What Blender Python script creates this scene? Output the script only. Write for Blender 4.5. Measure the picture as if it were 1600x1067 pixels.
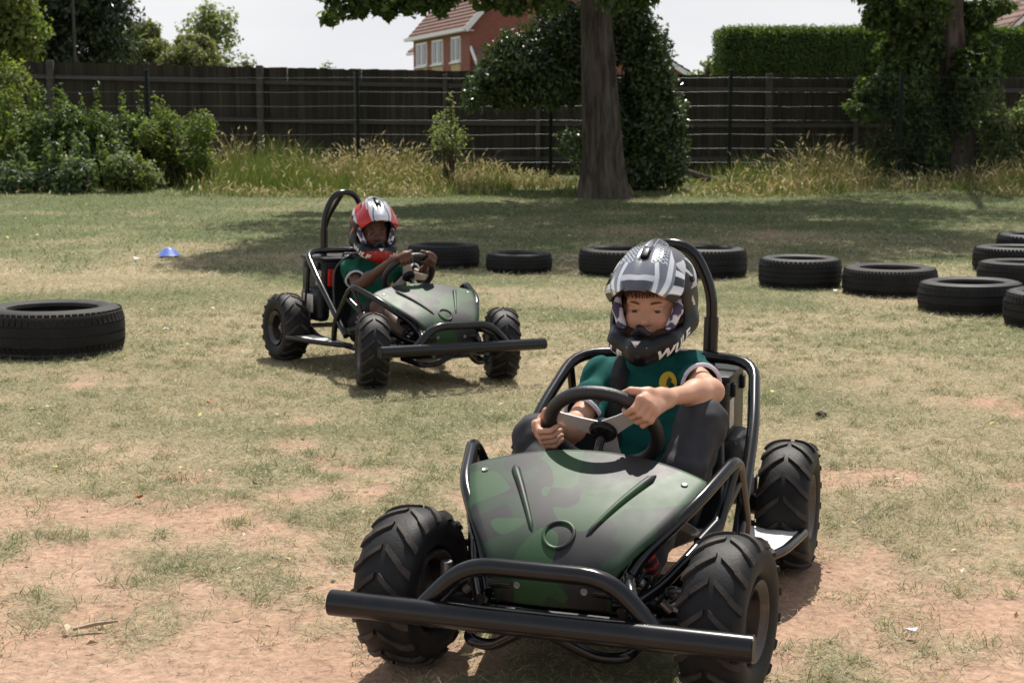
import bpy, bmesh, math, random
import numpy as np
from mathutils import Vector, Matrix, Euler
from mathutils.bvhtree import BVHTree

# ------------------------------------------------------------------ camera, sky, sun
for o in list(bpy.data.objects): bpy.data.objects.remove(o)
SC = bpy.context.scene
COL = SC.collection
FPX, HCAM = 2280.0, 1.15
PITCH = math.atan(328.5 / FPX)
cam_d = bpy.data.cameras.new('camera'); cam = bpy.data.objects.new('camera', cam_d); COL.objects.link(cam)
cam.location = (0, 0, HCAM); cam.rotation_euler = (math.pi/2 - PITCH, 0, 0)
cam_d.sensor_width = 36; cam_d.lens = 36 * FPX / 1600; cam_d.clip_start = .05; cam_d.clip_end = 3000
cam_d.dof.use_dof = True; cam_d.dof.focus_distance = 3.5; cam_d.dof.aperture_fstop = 11
SC.camera = cam
SUN_EL = math.radians(60)
SUN_AZ = math.radians(8)                      # from +Y towards +X
sunv = Vector((math.sin(SUN_AZ)*math.cos(SUN_EL), math.cos(SUN_AZ)*math.cos(SUN_EL), math.sin(SUN_EL)))
sd = bpy.data.lights.new('sun', 'SUN'); sd.energy = 5.0; sd.angle = math.radians(.55); sd.color = (1, .95, .87)
so = bpy.data.objects.new('sun', sd); COL.objects.link(so); so.rotation_euler = sunv.to_track_quat('Z', 'Y').to_euler()
so.location = (0, 0, 30)
world = bpy.data.worlds.new('World'); SC.world = world; world.use_nodes = True
wn = world.node_tree; wn.nodes.clear()
def wnode(t, **k):
    n = wn.nodes.new(t)
    for a, b in k.items(): setattr(n, a, b)
    return n
sky = wnode('ShaderNodeTexSky', sky_type='NISHITA', sun_disc=False, sun_elevation=SUN_EL, sun_rotation=SUN_AZ, air_density=1.2, dust_density=1.2)
tc = wnode('ShaderNodeTexCoord'); mp = wnode('ShaderNodeMapping'); mp.inputs['Scale'].default_value = (1, 1, 3.2)
nz = wnode('ShaderNodeTexNoise'); nz.inputs['Scale'].default_value = 2.6; nz.inputs['Detail'].default_value = 6; nz.inputs['Roughness'].default_value = .55
rp = wnode('ShaderNodeValToRGB'); rp.color_ramp.elements[0].position = .3; rp.color_ramp.elements[0].color = (8.3, 8.4, 8.7, 1)
rp.color_ramp.elements[1].position = .7; rp.color_ramp.elements[1].color = (9.8, 9.8, 9.9, 1)
mx = wnode('ShaderNodeMix', data_type='RGBA'); TAU = .42
bg = wnode('ShaderNodeBackground'); bg.inputs[1].default_value = .076
ow = wnode('ShaderNodeOutputWorld')
L = wn.links.new
L(tc.outputs['Generated'], mp.inputs[0]); L(mp.outputs[0], nz.inputs['Vector']); L(nz.outputs['Fac'], rp.inputs[0])
L(sky.outputs[0], mx.inputs[6]); L(rp.outputs[0], mx.inputs[7]); L(mx.outputs[2], bg.inputs[0]); L(bg.outputs[0], ow.inputs[0])
sxyz = wnode('ShaderNodeSeparateXYZ'); L(tc.outputs['Generated'], sxyz.inputs[0])
m1 = wnode('ShaderNodeMath', operation='MAXIMUM'); m1.inputs[1].default_value = .03; L(sxyz.outputs[2], m1.inputs[0])
m2 = wnode('ShaderNodeMath', operation='DIVIDE'); m2.inputs[0].default_value = -TAU; L(m1.outputs[0], m2.inputs[1])
m3 = wnode('ShaderNodeMath', operation='EXPONENT'); L(m2.outputs[0], m3.inputs[0])
m4 = wnode('ShaderNodeMath', operation='SUBTRACT'); m4.inputs[0].default_value = 1; L(m3.outputs[0], m4.inputs[1]); L(m4.outputs[0], mx.inputs[0])
SC.view_settings.view_transform = 'Standard'; SC.view_settings.look = 'None'
SC.view_settings.exposure = 0.36; SC.view_settings.gamma = 1

# ------------------------------------------------------------------ helpers
rng = np.random.default_rng(7)
random.seed(7)
def PX(u, Y): return (u - 800) / FPX * Y * 1.0       # rough lateral metre for far things (pitch ignored in depth)

def link(o, parent=None):
    COL.objects.link(o)
    if parent is not None: o.parent = parent
    return o
def fast_mesh(name, V, F, mats=(), smooth=True):
    V = np.ascontiguousarray(V, np.float32); F = np.ascontiguousarray(F, np.int32)
    me = bpy.data.meshes.new(name); k = F.shape[1]
    me.vertices.add(len(V)); me.vertices.foreach_set('co', V.ravel())
    me.loops.add(F.size); me.loops.foreach_set('vertex_index', F.ravel())
    me.polygons.add(len(F)); me.polygons.foreach_set('loop_start', np.arange(0, F.size, k, dtype=np.int32))
    me.polygons.foreach_set('loop_total', np.full(len(F), k, np.int32))
    me.polygons.foreach_set('use_smooth', np.full(len(F), smooth))
    me.update(calc_edges=True); me.validate()
    for m in mats: me.materials.append(m)
    return me
def set_col(me, C, name='col'):
    a = me.color_attributes.new(name, 'FLOAT_COLOR', 'POINT')
    C = np.asarray(C, np.float32)
    if C.shape[1] == 3: C = np.hstack([C, np.ones((len(C), 1), np.float32)])
    a.data.foreach_set('color', C.ravel())
def obj(name, me, parent=None): return link(bpy.data.objects.new(name, me), parent)
def tag(o, label=None, cat=None, group=None, kind=None):
    if label: o['label'] = label
    if cat: o['category'] = cat
    if group: o['group'] = group
    if kind: o['kind'] = kind
    return o
def empty(name, loc=(0, 0, 0), rz=0, parent=None):
    e = bpy.data.objects.new(name, None); e.empty_display_size = .1; e.location = loc; e.rotation_euler = (0, 0, rz)
    return link(e, parent)

class MB:
    def __init__(s): s.V = []; s.F = []; s.n = 0
    def add(s, V, F):
        V = [tuple(v) for v in V]
        s.V += V; s.F += [tuple(i + s.n for i in f) for f in F]; s.n += len(V); return s
    def build(s, name, mat, parent=None, smooth=True, auto=True):
        me = bpy.data.meshes.new(name); me.from_pydata(s.V, [], s.F); me.materials.append(mat)
        me.update()
        for p in me.polygons: p.use_smooth = smooth
        if smooth and auto: me.set_sharp_from_angle(angle=math.radians(42))
        return obj(name, me, parent)

def fillet(pts, rad, n=5):
    pts = [Vector(p) for p in pts]; out = [pts[0]]
    for i in range(1, len(pts) - 1):
        a, b, c = pts[i-1], pts[i], pts[i+1]
        u = (a - b); w = (c - b); lu, lw = u.length, w.length; u.normalize(); w.normalize()
        d = min(rad, lu * .48, lw * .48)
        if d < 1e-5 or u.dot(w) < -.999: out.append(b); continue
        p0, p2 = b + u * d, b + w * d
        for k in range(n + 1):
            t = k / n; out.append(p0 * (1-t)**2 + b * 2 * t * (1-t) + p2 * t * t)
    out.append(pts[-1]); return out
def sweep(path, rad, seg=14, closed=False, caps=True, sq=1.0):
    path = [Vector(p) for p in path]; n = len(path)
    rr = rad if hasattr(rad, '__len__') else [rad] * n
    T = []
    for i in range(n):
        if closed: t = path[(i+1) % n] - path[i-1]
        else: t = path[min(i+1, n-1)] - path[max(i-1, 0)]
        T.append(t.normalized())
    ref = Vector((0, 0, 1)) if abs(T[0].z) < .9 else Vector((1, 0, 0))
    N = (ref - T[0] * ref.dot(T[0])).normalized()
    V = []; F = []
    for i in range(n):
        if i: N = (N - T[i] * N.dot(T[i])).normalized()
        B = T[i].cross(N)
        for k in range(seg):
            a = 2 * math.pi * k / seg
            V.append(path[i] + (N * math.cos(a) * sq + B * math.sin(a)) * rr[i])
    m = n if closed else n - 1
    for i in range(m):
        j = (i + 1) % n
        for k in range(seg):
            l = (k + 1) % seg; F.append((i*seg+k, i*seg+l, j*seg+l, j*seg+k))
    if caps and not closed:
        F.append(tuple(range(seg))[::-1]); F.append(tuple((n-1)*seg + k for k in range(seg)))
    return V, F
def tube(pts, r, fil=.06, seg=14): return sweep(fillet(pts, fil), r, seg)
def rbox(c, s, bev=.006, rot=None, seg=2):
    bm = bmesh.new(); bmesh.ops.create_cube(bm, size=1)
    bmesh.ops.scale(bm, vec=s, verts=bm.verts)
    if bev: bmesh.ops.bevel(bm, geom=list(bm.edges), offset=bev, segments=seg, affect='EDGES', profile=.5)
    if rot is not None: bmesh.ops.rotate(bm, matrix=rot, verts=bm.verts)
    bmesh.ops.translate(bm, vec=c, verts=bm.verts)
    bm.verts.index_update()
    V = [v.co.copy() for v in bm.verts]; F = [tuple(v.index for v in f.verts) for f in bm.faces]
    bm.free(); return V, F
def lathe(prof, seg, axis='Z', closed=True):
    V = []; F = []; n = len(prof)
    for k in range(seg):
        a = 2*math.pi*k/seg; c, s = math.cos(a), math.sin(a)
        for r, z in prof:
            V.append((r*c, r*s, z) if axis == 'Z' else ((r*c, z, r*s)))
    m = n if closed else n - 1
    for k in range(seg):
        l = (k+1) % seg
        for i in range(m):
            j = (i+1) % n
            f = (k*n+i, l*n+i, l*n+j, k*n+j)
            F.append(f if axis == 'Z' else f[::-1])
    return V, F
def disc(c, n, r, h, seg=16, dome=0.0):
    n = Vector(n).normalized(); q = n.to_track_quat('Z', 'Y').to_matrix(); c = Vector(c)
    V = []; F = []
    prof = [(r, 0), (r, h*.7), (r*.85, h), (r*.4, h + dome)]
    for rr, z in prof:
        for k in range(seg):
            a = 2*math.pi*k/seg; V.append(c + q @ Vector((rr*math.cos(a), rr*math.sin(a), z)))
    for i in range(3):
        for k in range(seg):
            l = (k+1) % seg; F.append((i*seg+k, i*seg+l, (i+1)*seg+l, (i+1)*seg+k))
    F.append(tuple(3*seg+k for k in range(seg))); F.append(tuple(range(seg))[::-1])
    return V, F

# lattice noise
_tab = np.random.default_rng(3).random((256, 256))
def vnoise(x, y):
    xi = np.floor(x).astype(int); yi = np.floor(y).astype(int); fx = x - xi; fy = y - yi
    fx = fx*fx*(3-2*fx); fy = fy*fy*(3-2*fy)
    a = _tab[xi & 255, yi & 255]; b = _tab[(xi+1) & 255, yi & 255]; c = _tab[xi & 255, (yi+1) & 255]; d = _tab[(xi+1) & 255, (yi+1) & 255]
    return (a*(1-fx)+b*fx)*(1-fy) + (c*(1-fx)+d*fx)*fy
def fbm(x, y, oct=4, g=.5):
    s = 0; a = 1; t = 0
    for i in range(oct):
        s = s + a*vnoise(x*2**i + 17.3*i, y*2**i - 9.1*i); t += a; a *= g
    return s/t
def sstep(a, b, x):
    t = np.clip((x-a)/(b-a), 0, 1); return t*t*(3-2*t)

# ------------------------------------------------------------------ materials
def mat(name):
    m = bpy.data.materials.new(name); m.use_nodes = True; nt = m.node_tree
    return m, nt, nt.nodes['Principled BSDF']
def nn(nt, t, **k):
    n = nt.nodes.new(t)
    for a, b in k.items(): setattr(n, a, b)
    return n
def simple(name, col, rough=.5, metal=0, var=.15, scale=8, coat=0, bump=0, bscale=120, spec=.5, dust=None, dustamt=.35, dscale=5):
    m, nt, b = mat(name); lk = nt.links.new
    tcn = nn(nt, 'ShaderNodeTexCoord'); no = nn(nt, 'ShaderNodeTexNoise'); no.inputs['Scale'].default_value = scale; no.inputs['Detail'].default_value = 6
    lk(tcn.outputs['Object'], no.inputs['Vector'])
    r = nn(nt, 'ShaderNodeValToRGB'); r.color_ramp.elements[0].position = .3; r.color_ramp.elements[1].position = .7
    r.color_ramp.elements[0].color = tuple(c*(1-var) for c in col) + (1,); r.color_ramp.elements[1].color = tuple(min(1, c*(1+var)) for c in col) + (1,)
    lk(no.outputs['Fac'], r.inputs[0]); src = r.outputs[0]
    if dust:
        n2 = nn(nt, 'ShaderNodeTexNoise'); n2.inputs['Scale'].default_value = dscale; n2.inputs['Detail'].default_value = 8; n2.inputs['Roughness'].default_value = .7
        lk(tcn.outputs['Object'], n2.inputs['Vector'])
        r2 = nn(nt, 'ShaderNodeMapRange'); r2.inputs[1].default_value = .45; r2.inputs[2].default_value = .75; r2.inputs[3].default_value = 0; r2.inputs[4].default_value = dustamt
        lk(n2.outputs['Fac'], r2.inputs[0])
        mxn = nn(nt, 'ShaderNodeMix', data_type='RGBA'); lk(r2.outputs[0], mxn.inputs[0]); lk(src, mxn.inputs[6]); mxn.inputs[7].default_value = tuple(dust) + (1,)
        src = mxn.outputs[2]
        rr = nn(nt, 'ShaderNodeMapRange'); rr.inputs[3].default_value = rough; rr.inputs[4].default_value = min(1, rough+.35); lk(r2.outputs[0], rr.inputs[0]); lk(rr.outputs[0], b.inputs['Roughness'])
    else: b.inputs['Roughness'].default_value = rough
    lk(src, b.inputs['Base Color'])
    b.inputs['Metallic'].default_value = metal; b.inputs['Coat Weight'].default_value = coat; b.inputs['Specular IOR Level'].default_value = spec
    if bump:
        n3 = nn(nt, 'ShaderNodeTexNoise'); n3.inputs['Scale'].default_value = bscale; n3.inputs['Detail'].default_value = 3
        lk(tcn.outputs['Object'], n3.inputs['Vector'])
        bp = nn(nt, 'ShaderNodeBump'); bp.inputs['Strength'].default_value = bump; bp.inputs['Distance'].default_value = .004
        lk(n3.outputs['Fac'], bp.inputs['Height']); lk(bp.outputs[0], b.inputs['Normal'])
    return m
def attr_mat(name, rough=.6, trans=0.0, spec=.4, metal=0, coat=0, bump=0, bscale=200, mottle=0, mscale=60, sub=0, tcol=(2.1, 2.2, 1.0)):
    """colour comes from the mesh's own 'col' attribute (paint, blades, leaves)"""
    m, nt, b = mat(name); lk = nt.links.new
    a = nn(nt, 'ShaderNodeAttribute', attribute_name='col'); src = a.outputs['Color']
    tcn = nn(nt, 'ShaderNodeTexCoord')
    if mottle:
        no = nn(nt, 'ShaderNodeTexNoise'); no.inputs['Scale'].default_value = mscale; no.inputs['Detail'].default_value = 5; lk(tcn.outputs['Object'], no.inputs['Vector'])
        mr = nn(nt, 'ShaderNodeMapRange'); mr.inputs[1].default_value = .25; mr.inputs[2].default_value = .75; mr.inputs[3].default_value = 1-mottle; mr.inputs[4].default_value = 1+mottle
        lk(no.outputs['Fac'], mr.inputs[0])
        mu = nn(nt, 'ShaderNodeMix', data_type='RGBA', blend_type='MULTIPLY'); mu.inputs[0].default_value = 1
        lk(src, mu.inputs[6]); lk(mr.outputs[0], mu.inputs[7]); src = mu.outputs[2]
    lk(src, b.inputs['Base Color']); b.inputs['Roughness'].default_value = rough; b.inputs['Specular IOR Level'].default_value = spec
    b.inputs['Metallic'].default_value = metal; b.inputs['Coat Weight'].default_value = coat
    if sub:
        b.inputs['Subsurface Weight'].default_value = sub; b.inputs['Subsurface Scale'].default_value = .004
        b.inputs['Subsurface Radius'].default_value = (1, .35, .2)
    if bump:
        n3 = nn(nt, 'ShaderNodeTexNoise'); n3.inputs['Scale'].default_value = bscale; n3.inputs['Detail'].default_value = 3; lk(tcn.outputs['Object'], n3.inputs['Vector'])
        bp = nn(nt, 'ShaderNodeBump'); bp.inputs['Strength'].default_value = bump; bp.inputs['Distance'].default_value = .003
        lk(n3.outputs['Fac'], bp.inputs['Height']); lk(bp.outputs[0], b.inputs['Normal'])
    if trans:
        tr = nn(nt, 'ShaderNodeBsdfTranslucent')
        tm = nn(nt, 'ShaderNodeMix', data_type='RGBA', blend_type='MULTIPLY'); tm.inputs[0].default_value = 1; tm.inputs[7].default_value = tcol + (1,); lk(src, tm.inputs[6]); lk(tm.outputs[2], tr.inputs[0])
        ms = nn(nt, 'ShaderNodeMixShader'); ms.inputs[0].default_value = trans
        out = [n for n in nt.nodes if n.type == 'OUTPUT_MATERIAL'][0]
        lk(b.outputs[0], ms.inputs[1]); lk(tr.outputs[0], ms.inputs[2]); lk(ms.outputs[0], out.inputs[0])
    return m

M = {}
M['paint'] = simple('black frame paint', (.005, .005, .006), .20, spec=.42, dust=(.10, .085, .07), dustamt=.07, dscale=9, var=.2)
M['plastic'] = simple('black plastic', (.007, .007, .008), .42, bump=.12, bscale=400, spec=.32, dust=(.15, .12, .1), dustamt=.06)
M['seat'] = simple('seat plastic', (.03, .031, .034), .32, bump=.1, bscale=500, dust=(.2, .17, .13), dustamt=.12)
M['metal'] = simple('brushed metal', (.72, .71, .69), .38, metal=.55, var=.1)
M['steel'] = simple('dull steel', (.28, .28, .29), .4, metal=.8, dust=(.2, .15, .1), dustamt=.4)
M['plate'] = simple('scuffed white plate', (.72, .69, .64), .55, var=.12, scale=30, dust=(.3, .22, .15), dustamt=.40, dscale=14)
M['red'] = simple('red powder coat', (.42, .02, .012), .4, dust=(.2, .12, .08), dustamt=.3)
M['redled'] = simple('red switch', (.55, .02, .01), .35)
M['mesh'] = simple('floor steel', (.05, .05, .05), .55, bump=.6, bscale=160, dust=(.25, .18, .12), dustamt=.5)
M['label'] = simple('paper label', (.62, .55, .45), .6, var=.2, scale=40)
M['rim'] = simple('black rim', (.014, .014, .015), .4, dust=(.25, .16, .10), dustamt=.45, dscale=12)
M['car_rubber'] = simple('old tyre rubber', (.011, .011, .012), .62, bump=.25, bscale=90, dust=(.10, .085, .075), dustamt=.28, dscale=4, spec=.35)
M['car_tread'] = simple('old tyre tread', (.007, .007, .0075), .7, bump=.2, bscale=110, dust=(.08, .07, .06), dustamt=.14, dscale=5, spec=.3)
M['car_rubber2'] = simple('greyed tyre rubber', (.022, .021, .021), .7, bump=.25, bscale=90, dust=(.15, .125, .105), dustamt=.45, dscale=4, spec=.3)
M['kart_rubber'] = attr_mat('kart tyre rubber', .58, spec=.25, mottle=.6, mscale=22, bump=.2, bscale=150)
M['wheelgrip'] = simple('steering wheel foam', (.012, .012, .013), .38, bump=.35, bscale=420)
M['skin'] = attr_mat('skin', .5, spec=.35, mottle=.10, mscale=25, sub=.12, bump=.08, bscale=300)
M['cloth'] = attr_mat('cotton cloth', .85, spec=.15, mottle=.13, mscale=45, bump=.25, bscale=900)
M['leg'] = attr_mat('stretch fabric', .72, spec=.25, mottle=.18, mscale=30, bump=.2, bscale=900)
M['helmet'] = attr_mat('helmet paint', .38, spec=.32)
M['peak'] = attr_mat('peak print', .14, spec=.5, coat=.3, metal=.5)
M['hair'] = attr_mat('hair', .55, spec=.3)
M['eye'] = attr_mat('eye', .12, spec=.6)
M['pad'] = attr_mat('padding', .9, spec=.1)
M['strap'] = simple('black webbing', (.01, .01, .011), .8, bump=.4, bscale=600)
M['white'] = simple('white print', (.75, .75, .75), .4, var=.04)
M['yellow'] = simple('yellow badge', (.6, .42, .03), .7, var=.1)
M['dkgreen'] = simple('dark green badge', (.02, .06, .03), .7)
M['leaf'] = attr_mat('leaf', .48, trans=.42, spec=.4)
M['leaf_gloss'] = attr_mat('glossy leaf', .3, trans=.18, spec=.5)
M['grass'] = attr_mat('grass blade', .75, trans=.25, tcol=(1.15, 1.25, .9), spec=.2)
M['wood_rail'] = simple('weathered rail', (.055, .049, .042), .85, var=.3, scale=14, bump=.4, bscale=60)
M['greenpost'] = simple('dark green post', (.006, .013, .010), .6, var=.2, spec=.15)
M['wire'] = simple('green coated wire', (.04, .055, .05), .45, metal=.3)
M['white_pvc'] = simple('white plastic trim', (.72, .73, .73), .45, var=.05, scale=2)
M['blue'] = simple('blue plastic', (.11, .19, .55), .45)

def camo():
    m, nt, b = mat('camo bonnet'); lk = nt.links.new
    t = nn(nt, 'ShaderNodeTexCoord'); mpn = nn(nt, 'ShaderNodeMapping'); mpn.inputs['Scale'].default_value = (1, 1, .6); lk(t.outputs['Object'], mpn.inputs[0])
    def noi(s, d, off, dist=.6):
        mm = nn(nt, 'ShaderNodeMapping'); mm.inputs['Location'].default_value = (off, off*1.7, 0); lk(mpn.outputs[0], mm.inputs[0])
        n = nn(nt, 'ShaderNodeTexNoise'); n.inputs['Scale'].default_value = s; n.inputs['Detail'].default_value = d; n.inputs['Distortion'].default_value = dist; lk(mm.outputs[0], n.inputs['Vector']); return n
    a = noi(9, .6, 3.1); c = noi(8, .5, 9.4)
    r1 = nn(nt, 'ShaderNodeMapRange'); r1.inputs[1].default_value = .498; r1.inputs[2].default_value = .501; lk(a.outputs['Fac'], r1.inputs[0])
    r2 = nn(nt, 'ShaderNodeMapRange'); r2.inputs[1].default_value = .556; r2.inputs[2].default_value = .559; lk(c.outputs['Fac'], r2.inputs[0])
    m1 = nn(nt, 'ShaderNodeMix', data_type='RGBA'); m1.inputs[6].default_value = (.012, .013, .014, 1); m1.inputs[7].default_value = (.009, .030, .012, 1); lk(r1.outputs[0], m1.inputs[0])
    m2 = nn(nt, 'ShaderNodeMix', data_type='RGBA'); m2.inputs[7].default_value = (.016, .058, .017, 1); lk(m1.outputs[2], m2.inputs[6]); lk(r2.outputs[0], m2.inputs[0])
    d = noi(14, 8, 1.3, 0); r3 = nn(nt, 'ShaderNodeMapRange'); r3.inputs[1].default_value = .45; r3.inputs[2].default_value = .8; r3.inputs[4].default_value = .05; lk(d.outputs['Fac'], r3.inputs[0])
    m3 = nn(nt, 'ShaderNodeMix', data_type='RGBA'); m3.inputs[7].default_value = (.25, .23, .2, 1); lk(m2.outputs[2], m3.inputs[6]); lk(r3.outputs[0], m3.inputs[0])
    # hair-line scratches
    vo = nn(nt, 'ShaderNodeTexVoronoi', feature='DISTANCE_TO_EDGE'); vo.inputs['Scale'].default_value = 5; 
    d2 = noi(6, 4, 5.5); va = nn(nt, 'ShaderNodeVectorMath', operation='ADD'); lk(mpn.outputs[0], va.inputs[0]); lk(d2.outputs['Color'], va.inputs[1]); lk(va.outputs[0], vo.inputs['Vector'])
    r4 = nn(nt, 'ShaderNodeMapRange'); r4.inputs[1].default_value = .0; r4.inputs[2].default_value = .006; r4.inputs[3].default_value = .8; r4.inputs[4].default_value = 0; lk(vo.outputs['Distance'], r4.inputs[0])
    ms = nn(nt, 'ShaderNodeMath', operation='MULTIPLY'); r5 = nn(nt, 'ShaderNodeMapRange'); r5.inputs[1].default_value = .55; r5.inputs[2].default_value = .6; lk(a.outputs['Fac'], r5.inputs[0]); lk(r4.outputs[0], ms.inputs[0]); lk(r5.outputs[0], ms.inputs[1])
    m4 = nn(nt, 'ShaderNodeMix', data_type='RGBA'); m4.inputs[7].default_value = (.012, .012, .012, 1); lk(m3.outputs[2], m4.inputs[6]); lk(ms.outputs[0], m4.inputs[0])
    lk(m4.outputs[2], b.inputs['Base Color'])
    rr = nn(nt, 'ShaderNodeMapRange'); rr.inputs[3].default_value = .44; rr.inputs[4].default_value = .62; lk(d.outputs['Fac'], rr.inputs[0]); lk(rr.outputs[0], b.inputs['Roughness'])
    b.inputs['Specular IOR Level'].default_value = .38
    return m
M['camo'] = camo()

def bark(name, c1, c2, sc=6):
    m, nt, b = mat(name); lk = nt.links.new
    t = nn(nt, 'ShaderNodeTexCoord'); mpn = nn(nt, 'ShaderNodeMapping'); mpn.inputs['Scale'].default_value = (sc, sc, sc*.16); lk(t.outputs['Object'], mpn.inputs[0])
    n = nn(nt, 'ShaderNodeTexNoise'); n.inputs['Scale'].default_value = 2; n.inputs['Detail'].default_value = 9; n.inputs['Roughness'].default_value = .65; n.inputs['Distortion'].default_value = .6; lk(mpn.outputs[0], n.inputs['Vector'])
    r = nn(nt, 'ShaderNodeValToRGB'); r.color_ramp.elements[0].position = .36; r.color_ramp.elements[1].position = .66; r.color_ramp.elements[0].color = c1 + (1,); r.color_ramp.elements[1].color = c2 + (1,)
    lk(n.outputs['Fac'], r.inputs[0]); lk(r.outputs[0], b.inputs['Base Color']); b.inputs['Roughness'].default_value = .9; b.inputs['Specular IOR Level'].default_value = .15
    bp = nn(nt, 'ShaderNodeBump'); bp.inputs['Strength'].default_value = .9; bp.inputs['Distance'].default_value = .03; lk(n.outputs['Fac'], bp.inputs['Height']); lk(bp.outputs[0], b.inputs['Normal'])
    return m
M['bark'] = bark('grey bark', (.032, .026, .021), (.115, .097, .082))
M['bark2'] = bark('brown bark', (.045, .034, .027), (.15, .12, .1), 5)
M['twig'] = simple('twig bark', (.06, .045, .03), .9)

def board_mat():
    m, nt, b = mat('weathered fence boards'); lk = nt.links.new
    t = nn(nt, 'ShaderNodeTexCoord'); oi = nn(nt, 'ShaderNodeObjectInfo')
    va = nn(nt, 'ShaderNodeVectorMath', operation='ADD'); lk(t.outputs['Object'], va.inputs[0]); lk(oi.outputs['Location'], va.inputs[1])
    mpn = nn(nt, 'ShaderNodeMapping'); mpn.inputs['Scale'].default_value = (14, 14, 1.1); lk(va.outputs[0], mpn.inputs[0])
    n = nn(nt, 'ShaderNodeTexNoise'); n.inputs['Scale'].default_value = 1.5; n.inputs['Detail'].default_value = 8; lk(mpn.outputs[0], n.inputs['Vector'])
    r = nn(nt, 'ShaderNodeValToRGB'); r.color_ramp.elements[0].position = .3; r.color_ramp.elements[1].position = .75; r.color_ramp.elements[0].color = (.032, .027, .022, 1); r.color_ramp.elements[1].color = (.085, .072, .057, 1); lk(n.outputs['Fac'], r.inputs[0])
    n2 = nn(nt, 'ShaderNodeTexNoise'); n2.inputs['Scale'].default_value = .6; n2.inputs['Detail'].default_value = 4; lk(va.outputs[0], n2.inputs['Vector'])
    r2 = nn(nt, 'ShaderNodeMapRange'); r2.inputs[1].default_value = .45; r2.inputs[2].default_value = .7; r2.inputs[4].default_value = .5; lk(n2.outputs['Fac'], r2.inputs[0])
    m1 = nn(nt, 'ShaderNodeMix', data_type='RGBA'); m1.inputs[7].default_value = (.05, .052, .028, 1); lk(r.outputs[0], m1.inputs[6]); lk(r2.outputs[0], m1.inputs[0])
    mr = nn(nt, 'ShaderNodeMapRange'); mr.inputs[3].default_value = .55; mr.inputs[4].default_value = .85; lk(oi.outputs['Random'], mr.inputs[0])
    mu = nn(nt, 'ShaderNodeMix', data_type='RGBA', blend_type='MULTIPLY'); mu.inputs[0].default_value = 1; lk(m1.outputs[2], mu.inputs[6]); lk(mr.outputs[0], mu.inputs[7])
    lk(mu.outputs[2], b.inputs['Base Color']); b.inputs['Roughness'].default_value = .9; b.inputs['Specular IOR Level'].default_value = .15
    return m
M['board'] = board_mat()

def brick_mat():
    m, nt, b = mat('red brickwork'); lk = nt.links.new
    t = nn(nt, 'ShaderNodeTexCoord'); sx = nn(nt, 'ShaderNodeSeparateXYZ'); lk(t.outputs['Object'], sx.inputs[0])
    ad = nn(nt, 'ShaderNodeMath', operation='ADD'); lk(sx.outputs[0], ad.inputs[0]); lk(sx.outputs[1], ad.inputs[1])
    cx = nn(nt, 'ShaderNodeCombineXYZ'); lk(ad.outputs[0], cx.inputs[0]); lk(sx.outputs[2], cx.inputs[1])
    br = nn(nt, 'ShaderNodeTexBrick'); br.inputs['Scale'].default_value = 1; br.inputs['Brick Width'].default_value = .225; br.inputs['Row Height'].default_value = .075; br.inputs['Mortar Size'].default_value = .009
    br.inputs['Color1'].default_value = (.26, .072, .045, 1); br.inputs['Color2'].default_value = (.21, .056, .038, 1); br.inputs['Mortar'].default_value = (.2, .13, .11, 1); lk(cx.outputs[0], br.inputs['Vector'])
    lk(br.outputs[0], b.inputs['Base Color']); b.inputs['Roughness'].default_value = .9
    return m
M['brick'] = brick_mat()
M['tile'] = simple('concrete roof tile', (.16, .085, .065), .8, var=.3, scale=5)
M['glass'] = simple('window glass', (.03, .035, .04), .06, var=.1, spec=.8)
M['cream'] = simple('cream brick', (.45, .34, .2), .9)

# ------------------------------------------------------------------ ground
def gz(x, y):
    x = np.asarray(x, float); y = np.asarray(y, float)
    z = .34*sstep(9.5, 28, y)
    z = z + .22*sstep(19, 26, y)*sstep(-2, -11, x)
    z = z - .030*np.exp(-(((x+.02)/.5)**2 + ((y-6.95)/.5)**2))
    z = z + .012*(fbm(x*.9+3, y*.9) - .5)*sstep(1, 2, y)
    return z
def hit(u, v):
    """ground point seen at a photograph pixel (used once to measure where things stand)"""
    sp, cp = math.sin(PITCH), math.cos(PITCH)
    rx, k = (u-800)/FPX, (533.5-v)/FPX
    ry, rz = cp + k*sp, -sp + k*cp
    z = 0.
    for _ in range(40):
        t = (z-HCAM)/rz if rz < -1e-4 else 60
        z = .5*z + .5*float(gz(rx*t, ry*t))
    return rx*t, ry*t, z, t
def cover(x, y):
    """share of ground hidden by turf: bare red soil close to the camera, closed sward further off"""
    n = fbm(x*2.6+5, y*2.1+2, 5, .68); n2 = fbm(x*.45+31, y*.6+12, 3)
    base = .30 + .14*sstep(2.4, 3.2, y) + .55*sstep(4.4, 6.6, y) + .5*sstep(6.5, 9, y) - .14*sstep(.2, -1.6, x)*sstep(5.8, 4.2, y) + .30*sstep(.7, 1.6, x)*sstep(6.5, 4.5, y)
    return np.clip(base + (n-.5)*2.6 + (n2-.5)*1.3, 0, 1)
def green(x, y):
    n = fbm(x*.7+50, y*1.0+8, 4); n2 = fbm(x*2.2+9, y*2.9+70, 3)
    g = .19 + .30*sstep(6.5, 11, y) + .48*sstep(13, 18, y) - .14*sstep(.4, 2.5, x)*sstep(9.5, 6, y)
    return np.clip(g + (n-.5)*1.5 + (n2-.5)*.7, 0, 1)
def axis(segs):
    a = []
    for lo, hi, st in segs: a += list(np.arange(lo, hi-1e-6, st))
    return np.array(a + [segs[-1][1]])
gx = axis([(-600, -60, 90), (-60, -16, 4), (-16, -6, .16), (-6, -2.6, .08), (-2.6, 2.8, .04), (2.8, 7, .08), (7, 16, .16), (16, 60, 4), (60, 600, 90)])
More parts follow.
